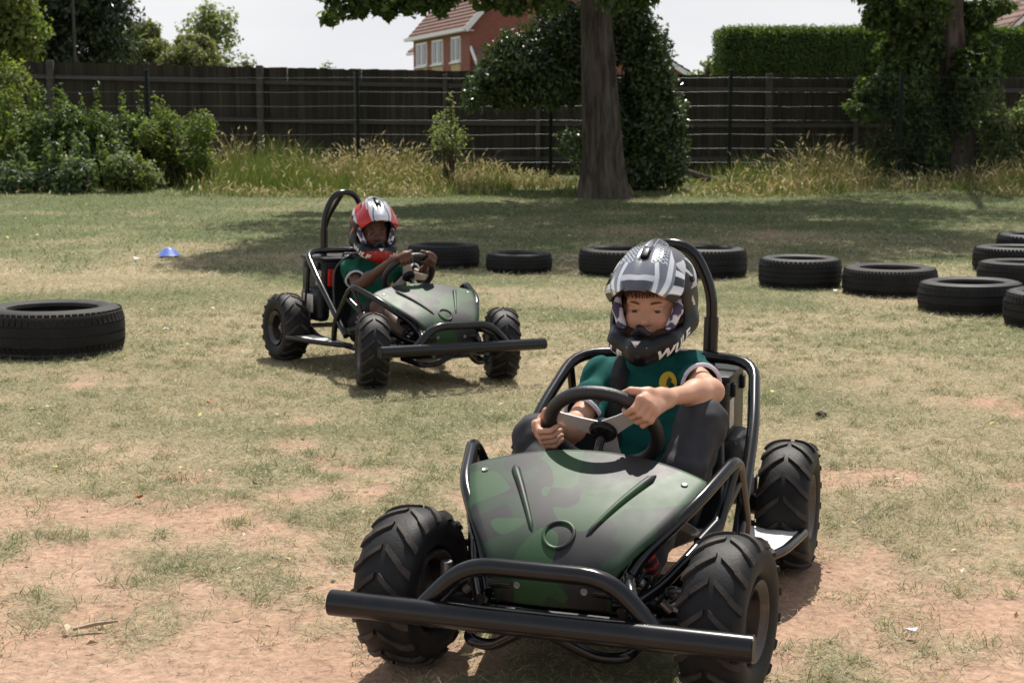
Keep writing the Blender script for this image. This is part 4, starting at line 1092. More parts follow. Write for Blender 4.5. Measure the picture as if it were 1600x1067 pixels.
    # shirt
    T = SDF(); T.cone(A['pel']+np.array([.01, 0, .02]), A['chest'], .108, .110, k=.04); T.cone(A['chest'], A['neck']+np.array([.008, 0, .010]), .100, .055, k=.04); T.cone(A['shL'], A['shR'], .049, .049, k=.04)
    cuts = []
    for q in 'LR':
        f = P['sleeve'+q]; end = A['sh'+q]+(A['el'+q]-A['sh'+q])*f; d = (A['el'+q]-A['sh'+q]); d = d/np.linalg.norm(d)
        cuts.append((end, d, A['sh'+q]))
        def slv(x, y, z, a=A['sh'+q], e=end, d=d):
            px, py, pz = x-a[0], y-a[1], z-a[2]; t = px*d[0]+py*d[1]+pz*d[2]; L_ = (e-a)@d; tc_ = np.clip(t, 0, L_+.05)
            return np.maximum(np.sqrt((px-tc_*d[0])**2+(py-tc_*d[1])**2+(pz-tc_*d[2])**2)-(.047+.002*np.sin(t*90)), t-L_)
        T.fn(slv, k=.025, op='u')
    def folds(x, y, z): return .0055*np.sin(x*45+z*62+3*np.sin(y*23)) * np.sin(y*38-z*30+2*np.sin(x*31)) + .0045*np.sin(z*70 - y*25 + 2.4*np.sin(y*30+x*20))*np.sin(y*19+z*11+1) + .005*(np.abs(np.sin(z*34 + y*26 + 1.5*np.sin(y*17+z*9)))-.6)*np.sin(y*14-z*9+x*11+.6)
    T.fn(folds, op='d')
    for end, d, sh in cuts:
        T.cone(end - d*.035, end + d*.04, .0405, .0425, op='s', k=.004)
    T.cone(A['neck']+np.array([.012, 0, .030]), A['neck']+np.array([.014, 0, .09]), .041, .045, op='s', k=.008)
    T.fn(lambda x, y, z: z - (A['pel'][2]-.02), k=.006)
    shirt = sdf_obj('shirt', T, .0045, M['cloth'], const(P['shirt']), body, 2)
    for end, d, sh in cuts:
        dv = Vector(d); q_ = dv.to_track_quat('Z', 'Y').to_matrix(); ringp = [Vector(end) + q_ @ Vector((.0455*math.cos(t), .0455*math.sin(t), -.002+.002*math.sin(3*t))) for t in np.linspace(0, 2*math.pi, 37)[:-1]]
        hm = MB().add(*sweep(ringp, .0052, 8, closed=True)).build('sleeve_hem', M['cloth'], shirt); set_col(hm.data, np.tile([.58, .55, .62], (len(hm.data.vertices), 1)))
    bv = bvh_of(shirt)
    def onshirt(y, z, off=.003):
        r = bv.ray_cast(Vector((0.2, y, z)), Vector((-1, 0, 0)))
        return (r[0]+Vector((off, 0, 0)), r[1]) if r[0] is not None else (Vector((A['chest'][0]+.12, y, z)), Vector((1, 0, 0)))
    # round badge
    by, bz = P['badge']; bn = []
    for r_, m_, off in ((.023, 'yellow', .0022), (.0125, 'dkgreen', .0036)):
        V = [onshirt(by, bz, off)[0]] + [onshirt(by + r_*(1 if m_ == 'yellow' else (1.05 if k % 8 == 2 else .62))*math.cos(2*math.pi*k/24), bz + r_*math.sin(2*math.pi*k/24)*(1 if m_ == 'yellow' else .9), off)[0] for k in range(24)]
        MB().add(V, [(0, 1+k, 1+(k+1) % 24) for k in range(24)]).build('badge', M[m_], shirt)
    if P['straps']:
        for s in (-1,):
            pts = []
            ysh = .5*(A['shL'][1] if s > 0 else A['shR'][1]) + .5*A['neck'][1]
            zt_ = A['neck'][2]-.015
            for q in range(13):
                t = q/12; z = zt_ - .31*t; y = ysh*.92 + s*.018*t; pts.append(onshirt(y, z, .0))
            r0 = bv.ray_cast(Vector((A['neck'][0]-.012, ysh*.92, 1.0)), Vector((0, 0, -1)))
            if r0[0] is not None: pts.insert(0, (r0[0], Vector((.2, 0, 1))))
            V = []; 
            for p, n_ in pts:
                n_ = Vector((abs(n_.x)+.2, 0, max(0, n_.z))).normalized(); p = p + n_*.010 + Vector((.004, 0, .002))
                V += [p + Vector((0, -.021, -.001)), p + n_*.003, p + Vector((0, .021, -.001))]
            F = [f for k in range(len(pts)-1) for f in ((3*k, 3*k+1, 3*k+4, 3*k+3), (3*k+1, 3*k+2, 3*k+5, 3*k+4))]
            so_ = MB().add(V, F).build('harness_strap', M['strap'], body); so_.modifiers.new('t', 'SOLIDIFY').thickness = .004
    # trousers or shorts
    W = SDF()
    W.cone(A['pel']+np.array([0, 0, -.01]), A['pel']+np.array([0, 0, .06]), .112, .10, k=.03)
    for q in 'LR':
        ke = A['kn'+q]
        if P['long']:
            W.cone(A['hip'+q], ke, .074, .053, k=.04); W.cone(ke, A['an'+q], .052, .040, k=.03); cf = ke*.66+A['an'+q]*.34; W.ell(cf, (.050, .048, .050), k=.03)
            W.ell(ke, (.053, .051, .054), k=.02)
        else:
            e_ = A['hip'+q]+(ke-A['hip'+q])*.80; W.cone(A['hip'+q], e_, .082, .074, k=.03)
    W.fn(lambda x, y, z: .0026*np.sin(x*60+z*75+3*np.sin(y*26+x*20))*np.sin(z*40-x*35+y*45) + .0014*np.sin(x*95-z*80+2*np.sin(y*60)), op='d')
    W.fn(lambda x, y, z: (A['pel'][2]-.075) - z if False else np.full_like(x, -1e3) if False else np.full_like(x, .5), k=.004)
    sdf_obj('trousers' if P['long'] else 'shorts', W, .005, M['leg'], const(P['legs']), body, 2)
    for q in 'LR':
        an = A['an'+q]; Sh = SDF().cone(an+np.array([-.015, 0, -.012]), an+np.array([.035, 0, .012]), .034, .033, k=.02).cone(an+np.array([.03, 0, .01]), an+np.array([.072, 0, .070]), .033, .026, k=.02)
        def sc(V, an=an):
            st = np.sin(V[:, 2]*260+V[:, 0]*60) > .55; C = np.tile(P['shoe'], (len(V), 1)).astype(float); C[st] = P['lace']; return C
        sdf_obj('shoe', Sh, .005, M['cloth'], sc, body)
    make_helmet(body, H @ Matrix.Diagonal((*P['hs'], 1)), P['style'])
    return body
GREEN = (.006, .078, .070)
P1 = dict(head=(-.655, .030, .748), yaw=-3, pitch=9, roll=1, pel=(-.655, 0, .225), chest=(-.685, .005, .43), neck=(-.675, .010, .560), shL=(-.675, .122, .560), shR=(-.675, -.098, .530),
          elL=(-.515, .200, .545), elR=(-.495, -.125, .440), angL=40, angR=184, hipL=(-.61, .085, .205), hipR=(-.61, -.085, .205), knL=(-.455, .195, .480), knR=(-.44, -.200, .418),
          anL=(-.215, .118, .200), anR=(-.20, -.11, .200), skin=(.52, .29, .195), hair=(.055, .026, .012), iris=(.06, .045, .03), fringe=True, shirt=GREEN, straps=True, long=True, legs=(.036, .036, .040),
          shoe=(.02, .018, .02), lace=(.5, .03, .03), badge=(.080, .545), sleeveL=.60, sleeveR=.72, style=0, res=.0031, hs=(.91, .90, .87))
P2 = dict(head=(-.640, -.012, .690), yaw=-14, pitch=6, pel=(-.655, 0, .215), chest=(-.675, 0, .39), neck=(-.665, -.005, .505), shL=(-.640, .115, .495), shR=(-.655, -.125, .485),
          elL=(-.475, .185, .455), elR=(-.50, -.165, .415), angL=58, angR=118, hipL=(-.61, .08, .20), hipR=(-.61, -.08, .20), knL=(-.345, .13, .33), knR=(-.335, -.13, .325),
          anL=(-.085, .10, .225), anR=(-.085, -.115, .225), skin=(.105, .050, .032), hair=(.01, .008, .007), iris=(.02, .012, .008), fringe=False, shirt=(.010, .085, .055), straps=False, long=False, legs=(.014, .014, .017),
          shoe=(.02, .02, .022), lace=(.03, .03, .03), badge=(.07, .40), sleeveL=.62, sleeveR=.62, style=1, res=.0040, hs=(.97, .97, .97))
make_driver(KM1, P1, 'child in green T-shirt and silver black helmet steering the near go-kart', None)
make_driver(KM2, P2, 'child in green T-shirt, shorts and red white helmet steering the far go-kart', None)

# ------------------------------------------------------------------ boundary: timber fence and wire fence
def fence_top(u): return np.interp(u, [-400, 0, 290, 540, 800, 1100, 1600, 2000], [93, 95, 103, 108, 113, 118, 120, 121])
FY = 27.6
tf = empty('timber_fence', (0, FY, float(gz(0, FY))))
def ztop(x):
    u = 800 + x*FPX/FY; v = float(fence_top(u)); sp, cp = math.sin(PITCH), math.cos(PITCH); kk = (533.5-v)/FPX
    return HCAM + FY*((-sp+kk*cp)/(cp+kk*sp))
BW = .118
bme = bpy.data.meshes.new('board')
V = [(-BW/2, 0, 0), (BW/2, .006, 0), (BW/2, .022, 0), (-BW/2, .012, 0)]
V = V + [(x, y, 1.0) for x, y, z in V]
bme.from_pydata(V, [], [(0, 1, 5, 4), (1, 2, 6, 5), (2, 3, 7, 6), (3, 0, 4, 7), (4, 5, 6, 7), (3, 2, 1, 0)]); bme.materials.append(M['board'])
rr = random.Random(11); x = -14.2; base0 = tf.location.z
while x < 14.2:
    zb = float(gz(x, FY))-.02; h_ = ztop(x)-zb+rr.uniform(-.012, .012)
    b = obj('board', bme, tf); b.location = (x, rr.uniform(-.003, .003), zb-base0); b.scale = (1, 1, h_); b.rotation_euler = (0, rr.uniform(-.006, .006), 0)
    x += BW-.012
pm = MB().add(*rbox((0, 0, .5), (.10, .10, 1), .006)).build('post', M['wood_rail'], tf); first = True
for u in (-220, 92, 413, 560, 697, 840, 985, 1195, 1330, 1530, 1690, 1850):
    x = (u-800)*FY/FPX; zb = float(gz(x, FY))-.05
    p = pm if first else pm.copy()
    if not first: COL.objects.link(p)
    first = False; tall = u in (92, 413, 1195)
    p.location = (x, -.085, zb-base0); p.scale = (1.25 if tall else .8, 1, ztop(x)+(.03 if tall else -.06)-zb)
for fr in (.16, .50, .86):
    pts = [Vector((x, -.045, (float(gz(x, FY))*(1-fr)+ztop(x)*fr)-base0)) for x in np.linspace(-14.2, 14.2, 30)]
    V = []; 
    for p in pts: V += [p+Vector((0, -.03, -.038)), p+Vector((0, -.03, .012)), p+Vector((0, .043, .038)), p+Vector((0, .043, -.038))]
    F = [(4*i+a, 4*i+(a+1) % 4, 4*i+4+(a+1) % 4, 4*i+4+a) for i in range(29) for a in range(4)]
    MB().add(V, [f[::-1] for f in F]).build('rail', M['wood_rail'], tf, False)
tag(tf, 'long weathered timber board fence closing the field at the back', 'fence')

WY = 23.8
wf = empty('wire_fence', (0, WY, float(gz(0, WY)))); b0 = wf.location.z
pu = (-90, 238, 562, 860, 1137, 1400, 1700)
topz = HCAM + (205-114)/FPX*WY*1.0
for u in pu:
    x = (u-800)*WY/FPX; zb = float(gz(x, WY))-.1
    p = MB().add(*rbox((0, 0, (topz-zb)/2), (.055, .055, topz-zb), .006)).build('post', M['greenpost'], wf); p.location = (x, 0, zb-b0)
    MB().add(*rbox((0, 0, topz-zb+.012), (.064, .064, .024), .008)).build('post_cap', M['greenpost'], p)
xs = [(u-800)*WY/FPX for u in pu]; rr = random.Random(4)
for k in range(9):
    z = topz-.10-.225*k
    pts = []
    for i in range(len(xs)-1):
        for q in range(6): t = q/6; pts.append(Vector((xs[i]*(1-t)+xs[i+1]*t, -.030, z-b0 - .018*math.sin(math.pi*t)*rr.uniform(.3, 1))))
    pts.append(Vector((xs[-1], -.03, z-b0)))
    MB().add(*sweep(pts, .0022, 6)).build('wire', M['wire'], wf)
vw = MB(); 
for xx in np.arange(xs[0], xs[-1], .05):
    vw.add([(xx-.0011, -.026, topz-.06-b0), (xx+.0011, -.026, topz-.06-b0), (xx+.0011, -.026, .0), (xx-.0011, -.026, .0)], [(0, 1, 2, 3)])
tag(vw.build('vertical_wires', M['wire'], wf, False), kind='stuff')
tag(wf, 'green-posted wire mesh fence standing in front of the timber fence', 'fence')

# ------------------------------------------------------------------ trees and shrubs near the boundary
tb = hit(944, 306); TX, TYY, TZ = tb[0], 20.6, float(gz(tb[0], 20.6)); TX = (944-800)/FPX*20.6
def zat(v, Y): return HCAM + (205-v)/FPX*Y
def xat(u, Y): return (u-800)/FPX*Y
crown = []
rr = random.Random(21)
for k in range(70):
    a = rr.uniform(0, 6.28); q = math.sqrt(rr.random()); zc = rr.uniform(4.2, 10.0); sc = math.sqrt(max(.12, 1-((zc-6.6)/4.2)**2))
    crown.append((TX+.3+q*4.6*sc*math.cos(a), TYY-.2+q*4.2*sc*math.sin(a), zc, rr.uniform(.6, 1.1), rr.uniform(.6, 1.1), rr.uniform(.4, .7), 1250))
for k in range(14):
    crown.append((rr.uniform(-1.9, .3), rr.uniform(16.2, 18.6), rr.uniform(5.2, 7.8), rr.uniform(.6, 1.0), rr.uniform(.6, 1.0), rr.uniform(.35, .6), 1100))
for u, v, r, n in ((545, 22, .20, 150), (520, 34, .13, 80), (575, 12, .25, 220), (610, 14, .22, 200), (610, 28, .10, 60), (640, 4, .26, 240), (685, 6, .24, 200), (690, 24, .10, 50), (660, 18, .14, 70), (760, 0, .25, 200), (800, 12, .22, 160), (850, 4, .3, 220), (960, 6, .25, 160), (1000, 8, .18, 90), (720, -12, .3, 220), (520, -10, .25, 180), (570, -20, .35, 300), (640, -25, .4, 320)):
    crown.append((xat(u, 19.4), 19.4+rr.uniform(-.3, .3), zat(v, 19.4), r, r, r*.75, n))
limbs = []
for k in range(12):
    a = k*.52+.3; limbs.append(((TX-.15, TYY, 3.6+.28*k), (TX+3.2*math.cos(a), TYY+3.0*math.sin(a), 5.2+.35*k), .14))
limbs += [((TX-.1, TYY, 4.6), (-1.2, 18.0, 6.2), .10), ((TX-.1, TYY, 5.2), (-1.6, 17.0, 6.8), .09)]
limbs.append(((TX-.15, TYY, 3.5), (xat(560, 19.4), 19.4, 3.05), .07))
tpts = [(TX+.03, TYY, TZ-.15), (TX, TYY, TZ+.18), (TX-.01, TYY, TZ+.6), (TX-.06, TYY, 1.6), (TX-.14, TYY, 2.9), (TX-.16, TYY, 5.0), (TX, TYY, 8.5)]
tree('broadleaf_tree', (TX, TYY, TZ), tpts, [.44, .33, .275, .25, .205, .175, .06], crown, .13, G_DARK+G_MID, 'tall tree with straight grey trunk standing in mid-picture before the fence', seed=5, limbs=limbs)

def shrub(name, base, blobs, size, pal, label, seed, m=M['leaf'], cat='shrub', group=None, stems=8, spread=.5, h=1.0):
    t = empty(name, base); b = Vector(base); r_ = random.Random(seed)
    st = MB()
    for k in range(stems):
        bl = blobs[k % len(blobs)]; q = Vector((bl[0]+r_.uniform(-.3, .3)*bl[3]-b.x, bl[1]-b.y, bl[2]+bl[5]*.4-b.z)); p = Vector((r_.uniform(-.1, .1)+q.x*.35, r_.uniform(-.1, .1), -.03))
        st.add(*sweep(fillet([p, p.lerp(q, .5)+Vector((r_.uniform(-.1, .1), 0, .1)), q], .5, 4), .014 if h < 2 else .035, 6))
    st.build('stem', M['twig'], t)
    leafobj('foliage', cloud([(x-b.x, y-b.y, z-b.z, a, c, d, n) for x, y, z, a, c, d, n in blobs], size, pal, seed), m, t)
    return tag(t, label, cat, group)
# holly-like evergreen behind the trunk
HY = 22.6; bl = []
for u, v, ru, rv, n in ((1015, 200, 40, 60, 4200), (1010, 120, 32, 50, 3200), (985, 60, 30, 45, 2400), (1040, 235, 26, 45, 2600), (960, 30, 45, 40, 2200), (880, 70, 55, 50, 4200), (830, 102, 46, 44, 3800), (802, 82, 26, 18, 800), (772, 120, 28, 28, 1300), (745, 150, 16, 18, 450), (860, 130, 50, 36, 3000), (800, 145, 34, 22, 1200), (1000, 262, 50, 30, 2600), (955, 200, 30, 60, 2000), (915, 90, 40, 60, 2600), (900, 230, 20, 26, 260), (735, 158, 8, 6, 60), (1055, 190, 12, 20, 300), (1020, 75, 14, 25, 300)):
    bl.append((xat(u, HY), HY+rr.uniform(-.25, .25), zat(v, HY), ru*HY/FPX*1.08, .6, rv*HY/FPX*1.08, n*1.7))
for (cx, cy, cz, ax, ay, az, n) in list(bl):
    for q in range(5):
        a = rr.uniform(0, 6.28); f = rr.uniform(.9, 1.22); bl.append((cx+ax*f*math.cos(a), cy+rr.uniform(-.4, .2), cz+az*f*math.sin(a), rr.uniform(.06, .16), .14, rr.uniform(.05, .14), rr.uniform(18, 60)))
shrub('evergreen_bush', (xat(985, HY), HY, float(gz(xat(985, HY), HY))), bl, .078, G_DARK+[(.05, .085, .02)], 'dark glossy evergreen bush spreading behind the mid-picture tree trunk', 31, M['leaf_gloss'], 'bush', stems=4, h=3)
# ivy-clad tree at right
RY = 25.2; RX = xat(1488, RY); RZ = float(gz(RX, RY)); crown = []
for k in range(44):
    a = rr.uniform(0, 6.28); q = math.sqrt(rr.random()); zc = rr.uniform(4.6, 9.5); sc = math.sqrt(max(.12, 1-((zc-6.8)/4)**2))
    crown.append((RX+.6+q*4.2*sc*math.cos(a), RY-1.2+q*4.0*sc*math.sin(a), zc, rr.uniform(.6, 1.1), rr.uniform(.6, 1.1), rr.uniform(.4, .7), 420))
for u, v, ru, rv, n in ((1400, 20, 55, 40, 2600), (1360, 35, 22, 18, 500), (1415, 90, 40, 55, 3000), (1400, 140, 40, 40, 2400), (1360, 148, 26, 22, 700), (1428, 180, 36, 60, 3200), (1500, 60, 34, 50, 1500), (1530, 30, 26, 24, 700), (1515, 110, 26, 40, 1200), (1535, 92, 16, 18, 300), (1440, 240, 26, 40, 1800), (1355, 178, 28, 14, 500), (1330, 170, 10, 10, 120), (1490, 150, 26, 60, 1400), (1460, 0, 60, 30, 1000), (1560, 15, 24, 12, 250), (1495, 215, 14, 30, 300), (1340, 5, 14, 10, 120)):
    crown.append((xat(u, RY-.3), RY+(.45 if u > 1452 and (v < 85 or v > 205) else -.35)+rr.uniform(-.2, .2), zat(v, RY), ru*RY/FPX, .45, rv*RY/FPX, n*1.9))
tree('ivy_clad_tree', (RX, RY, RZ), [(RX+.05, RY, RZ-.1), (RX, RY, RZ+.3), (RX-.08, RY, 1.8), (RX-.22, RY, 3.2), (RX-.25, RY, 6), (RX, RY, 9)], [.36, .28, .24, .21, .16, .05], crown, .11, G_DARK+G_MID[:2]+[(.09, .13, .03)], 'ivy-covered tree behind the wire fence at right', barkm=M['bark2'], seed=8, limbs=[((RX-.25, RY, 3.6+.3*k), (RX+.6+2.6*math.cos(k), RY-1+2.4*math.sin(k), 5.2+.4*k), .10) for k in range(8)])
# bramble and nettle thicket on the left
NG = 'weeds and brambles along the left fence'
def thicket(u0, u1, vt, vb, Y, n, size, pal, label, seed, name='bramble_bush', lush=1):
    r_ = random.Random(seed); bl = []; k = max(3, int((u1-u0)/22)*4)
    for i in range(k):
        u = r_.uniform(u0, u1); v = vt+(vb-vt)*r_.random()**.8; bl.append((xat(u, Y), Y+r_.uniform(-.35, .35), zat(v, Y), r_.uniform(16, 28)*Y/FPX, .32, r_.uniform(16, 28)*Y/FPX, n*2.4/k))
    for i in range(int((u1-u0)/5)):                # spires sticking out of the top
        u = r_.uniform(u0, u1); bl.append((xat(u, Y), Y+r_.uniform(-.2, .2), zat(vt-r_.uniform(-40, 28), Y), .055, .055, r_.uniform(.14, .34), 46))
    x = xat((u0+u1)/2, Y)
    return shrub(name, (x, Y, float(gz(x, Y))), bl, size, pal, label, seed, cat='bush', group=NG, stems=14)
thicket(-60, 75, 172, 275, 22.9, 7000, .075, G_MID+G_YEL[:2], 'tall bright green bramble bush at the far left edge before the fence', 41)
thicket(60, 160, 186, 280, 22.9, 6500, .07, G_MID+G_DARK[:2], 'nettle bush next to the leftmost bramble, dark at its foot', 42, 'nettle_clump')
thicket(150, 240, 190, 285, 22.8, 6000, .065, G_MID+G_DARK[1:3]+G_YEL[:1], 'bramble bush just left of the leftmost green fence post', 43)
thicket(245, 325, 195, 285, 22.8, 4800, .06, G_MID+G_YEL[:2], 'weedy bush with yellowing leaves just right of the leftmost green fence post', 44, 'weed_clump')
thicket(20, 140, 262, 296, 21.6, 2800, .085, [(.075, .11, .055), (.09, .125, .065), (.06, .09, .04)], 'low leafy plants at the foot of the left brambles', 45, 'low_weeds')
thicket(165, 230, 255, 296, 21.7, 1800, .07, G_PALE+G_MID, 'low pale nettle plants below the middle bramble bush', 46, 'low_weeds')
thicket(-40, 40, 118, 150, 24.9, 1200, .09, G_YEL+G_MID, 'bright climbing bramble topping the fence at far left', 47)
thicket(1528, 1640, 178, 250, 24.8, 3000, .07, G_PALE+G_MID, 'pale green weed bush right of the ivy-clad tree', 48, 'weed_clump')
thicket(690, 722, 196, 240, 22.8, 420, .05, G_PALE, 'thin tall pale weed left of the evergreen bush', 49, 'weed_clump')
thicket(1345, 1400, 215, 262, 24.6, 1000, .08, G_DARK+[(.09, .06, .03)], 'dark low shrub at the foot of the ivy-clad tree', 50, 'low_shrub')

# tall dry grass in front of the fences
def tall_grass():
    global rng
    rng = np.random.default_rng(99); N = 40000
    u = rng.uniform(-200, 1780, N*2)
    keep = np.interp(u, [-200, 250, 340, 420, 700, 800, 880, 930, 1030, 1080, 1180, 1320, 1400, 1450, 1510, 1560, 1780], [.05, .08, .5, 1, 1, .7, .45, .25, .2, .6, 1, 1, .5, .2, .4, .9, 1])
    u = u[rng.random(len(u)) < keep*.62]
    n = len(u); Yv = 20.5 + 4.1*rng.random(n)**.9; x = (u-800)/FPX*Yv
    dens = fbm(x*.9+3, Yv*.9+4, 3); k = rng.random(n) < np.clip((dens-.22)*2.6, .1, 1); u, x, Yv, dens = u[k], x[k], Yv[k], dens[k]; n = len(u)
    hgt = .74*np.clip(.02 + 1.5*fbm(x*1.7+40, Yv*.8, 4), .15, 1.25)*rng.uniform(.35, 1.15, n)*np.interp(u, [270, 380, 560, 700, 800, 920, 1060, 1200, 1300, 1420, 1500, 1600], [.8, 1.1, .95, .85, .6, .45, .6, .9, 1.0, .5, .5, .9])*np.interp(Yv + 1.2*(fbm(x*1.3, x*.2+7, 2)-.5), [20.4, 21.3, 22.3], [.12, .4, 1])
    isd = rng.random(n) < np.clip((.28 + (fbm(x*.8+9, Yv+20, 3)-.5)*2.2)*np.interp(Yv, [20.5, 21.8], [.35, 1]), .05, .85)
    a = rng.uniform(0, 6.28, n); lean = rng.uniform(.03, .5, n)
    Dr = np.stack([np.cos(a)*lean, np.sin(a)*lean, np.ones(n)], 1)
    bend = np.stack([np.cos(a)*rng.uniform(0, .35, n)+.06, np.sin(a)*.2, -rng.uniform(0, .2, n)], 1)
    palD = np.array([[.36, .28, .13], [.42, .34, .18], [.30, .21, .10], [.36, .30, .15]]); palG = np.array([[.13, .17, .04], [.10, .15, .03], [.18, .20, .06]])
    C = np.where(isd[:, None], palD[rng.integers(0, 4, n)], palG[rng.integers(0, 3, n)])*rng.uniform(.8, 1.15, n)[:, None]
    Pb = np.stack([x, Yv, gz(x, Yv)], 1)
    sd_ = np.stack([np.sin(a*3), np.cos(a*3)*.3, np.zeros(n)], 1)
    A_ = ribbons(Pb, Dr, hgt, rng.uniform(.007, .014, n), C, bend, 4, sd_)
    # seed heads on the dry ones
    m = isd & (rng.random(n) < .55); tip = Pb[m] + Dr[m]*hgt[m][:, None] + bend[m]*hgt[m][:, None]; nm = m.sum()
    d2 = Dr[m] + 2*bend[m]; d2 /= np.linalg.norm(d2, axis=1)[:, None]; d2[:, 2] -= .2
    B_ = ribbons(tip - d2*.10, d2, rng.uniform(.12, .22, nm), rng.uniform(.014, .024, nm), np.tile([.52, .42, .25], (nm, 1))*rng.uniform(.8, 1.15, nm)[:, None], np.stack([rng.normal(0, .3, nm), rng.normal(0, .1, nm), -rng.uniform(.1, .5, nm)], 1), 3, np.tile([1., .1, 0], (nm, 1)))
    V = np.concatenate([A_[0], B_[0]]); F = np.concatenate([A_[1], B_[1]+len(A_[0])]); C = np.concatenate([A_[2], B_[2]])
    me = fast_mesh('tall_grass', V, F, [M['grass']], False); set_col(me, C)
    tag(obj('tall_grass', me), 'tall dry seeding grass along the foot of the fences', 'grass', kind='stuff')
tall_grass()

# ------------------------------------------------------------------ beyond the fence
hy = 34.0; hx0, hx1 = xat(1120, hy), xat(1760, hy); htop = zat(50, hy)
hg = empty('clipped_hedge', ((hx0+hx1)/2, hy, .3)); hb = Vector(hg.location)
core = MB().add(*rbox((0, .5, htop/2-.2-.14), (hx1-hx0-.24, 1.2, htop-.12), .10)).build('core', simple('hedge core', (.01, .014, .006), .95), hg)
rng = np.random.default_rng(77); n = 60000
fa = rng.random(n); x = rng.uniform(hx0, hx1, n); y = np.full(n, hy-.15); z = rng.uniform(1.2, htop, n); Nn = np.tile([0., -1, .1], (n, 1))
top = fa < .26; z[top] = htop + rng.normal(0, .03, top.sum()); y[top] = rng.uniform(hy-.15, hy+1.1, top.sum()); Nn[top] = (0, -.1, 1)
en = (fa > .95); x[en] = hx0; y[en] = rng.uniform(hy-.15, hy+1.1, en.sum()); Nn[en] = (-1, 0, .2)
# rounded shoulders and an uneven face
ed = np.clip((z-(htop-.35))/.35, 0, 1); y = np.where(~top & ~en, y + .16*ed**2, y); z = np.where(top, z-.14*np.clip((hy+.1-y)/.25, 0, 1)**2 - .3*np.clip((hx0+.35-x)/.35, 0, 1)**2, z)
y = y + .10*(fbm(x*2.2, z*2.2, 3)-.5)*2*(~top); z = z + .10*(fbm(x*1.6+5, y*2, 3)-.5)*top
P_ = np.stack([x, y, z], 1)-np.array(hb) + rng.normal(0, .03, (n, 3)); Nn = Nn + rng.normal(0, .5, (n, 3)); Nn /= np.linalg.norm(Nn, axis=1)[:, None]
pal = np.array([(.05, .088, .022), (.068, .108, .025), (.042, .074, .02), (.09, .128, .03)])
leafobj('foliage', leaves(P_, Nn, rng.uniform(.05, .11, n), pal[rng.integers(0, 4, n)]*rng.uniform(.75, 1.25, n)[:, None], .4), M['leaf'], hg)
tag(hg, 'square clipped conifer hedge rising above the fence at right', 'hedge')

def far_tree(name, u, vt, vb, half, Y, n, size, pal, label, seed, m=M['leaf'], lob=26, conic=False, tr=.22):
    r_ = random.Random(seed); cr = []; x0 = xat(u, Y); zt, zb = zat(vt, Y), zat(vb, Y); H_ = zt-zb
    for k in range(lob):
        f = r_.random(); zc = zb + f*H_*.92; w = half*Y/FPX*((1-f*.85) if conic else math.sqrt(max(.1, 1-((f-.42)/.62)**2)))
        a = r_.uniform(0, 6.28); q = math.sqrt(r_.random()); cr.append((x0+w*q*math.cos(a), Y+w*q*math.sin(a)*.8, zc, w*.34+.15, w*.34+.15, H_*.10+.15, n/lob))
    g = .4
    return tree(name, (x0, Y, g), [(x0, Y, g-.1), (x0, Y, zb+.3*H_), (x0, Y, zt-.2*H_)], [tr, tr*.7, tr*.2], cr, size, pal, label, m, M['bark2'], seed,
                limbs=[((x0, Y, zb+.12*H_*k), (x0+half*Y/FPX*.7*math.cos(k*2.1), Y+.4*math.sin(k*2.1), zb+.12*H_*k+.25*H_), .06) for k in range(5)])
FT = 'trees beyond the timber fence'
far_tree('evergreen_tree', 100, -190, 130, 105, 41, 46000, .17, [(.02, .035, .014), (.03, .045, .018), (.024, .04, .02)], 'big dark evergreen tree rising behind the fence at upper left', 61, M['leaf_gloss'], 110, tr=.4)
far_tree('maple_tree', -10, -140, 120, 75, 33, 20000, .15, G_YEL+G_MID, 'yellow green tree in front of the dark evergreen at the left edge', 62, lob=44)
far_tree('willow_tree', 225, 45, 125, 62, 52, 15000, .16, [(.10, .12, .055), (.12, .13, .06), (.14, .14, .065)], 'olive willow-like tree right of the dark evergreen', 63, lob=36)
far_tree('willow_tree', 300, 62, 125, 40, 50, 8000, .17, [(.13, .14, .06), (.11, .13, .06), (.15, .15, .07)], 'low olive tree between the willow-like tree and the pale round tree', 64, lob=26)
far_tree('garden_tree', 335, 14, 125, 46, 56, 3400, .17, G_PALE, 'airy pale green tree showing sky through its round crown', 65, lob=44)
far_tree('garden_tree', 392, 92, 125, 12, 50, 260, .13, G_PALE, 'small tree top peeping over fence left of the sky gap', 66, lob=8)
far_tree('garden_tree', 1103, 92, 135, 22, 40, 700, .13, G_PALE+G_MID, 'small pale tree top peeping up beside the hedge\'s left end', 67, lob=10)
far_tree('garden_tree', 510, 103, 135, 14, 52, 160, .13, G_PALE+G_DARK, 'tiny tree top just above the fence left of the brick house', 68, lob=6)

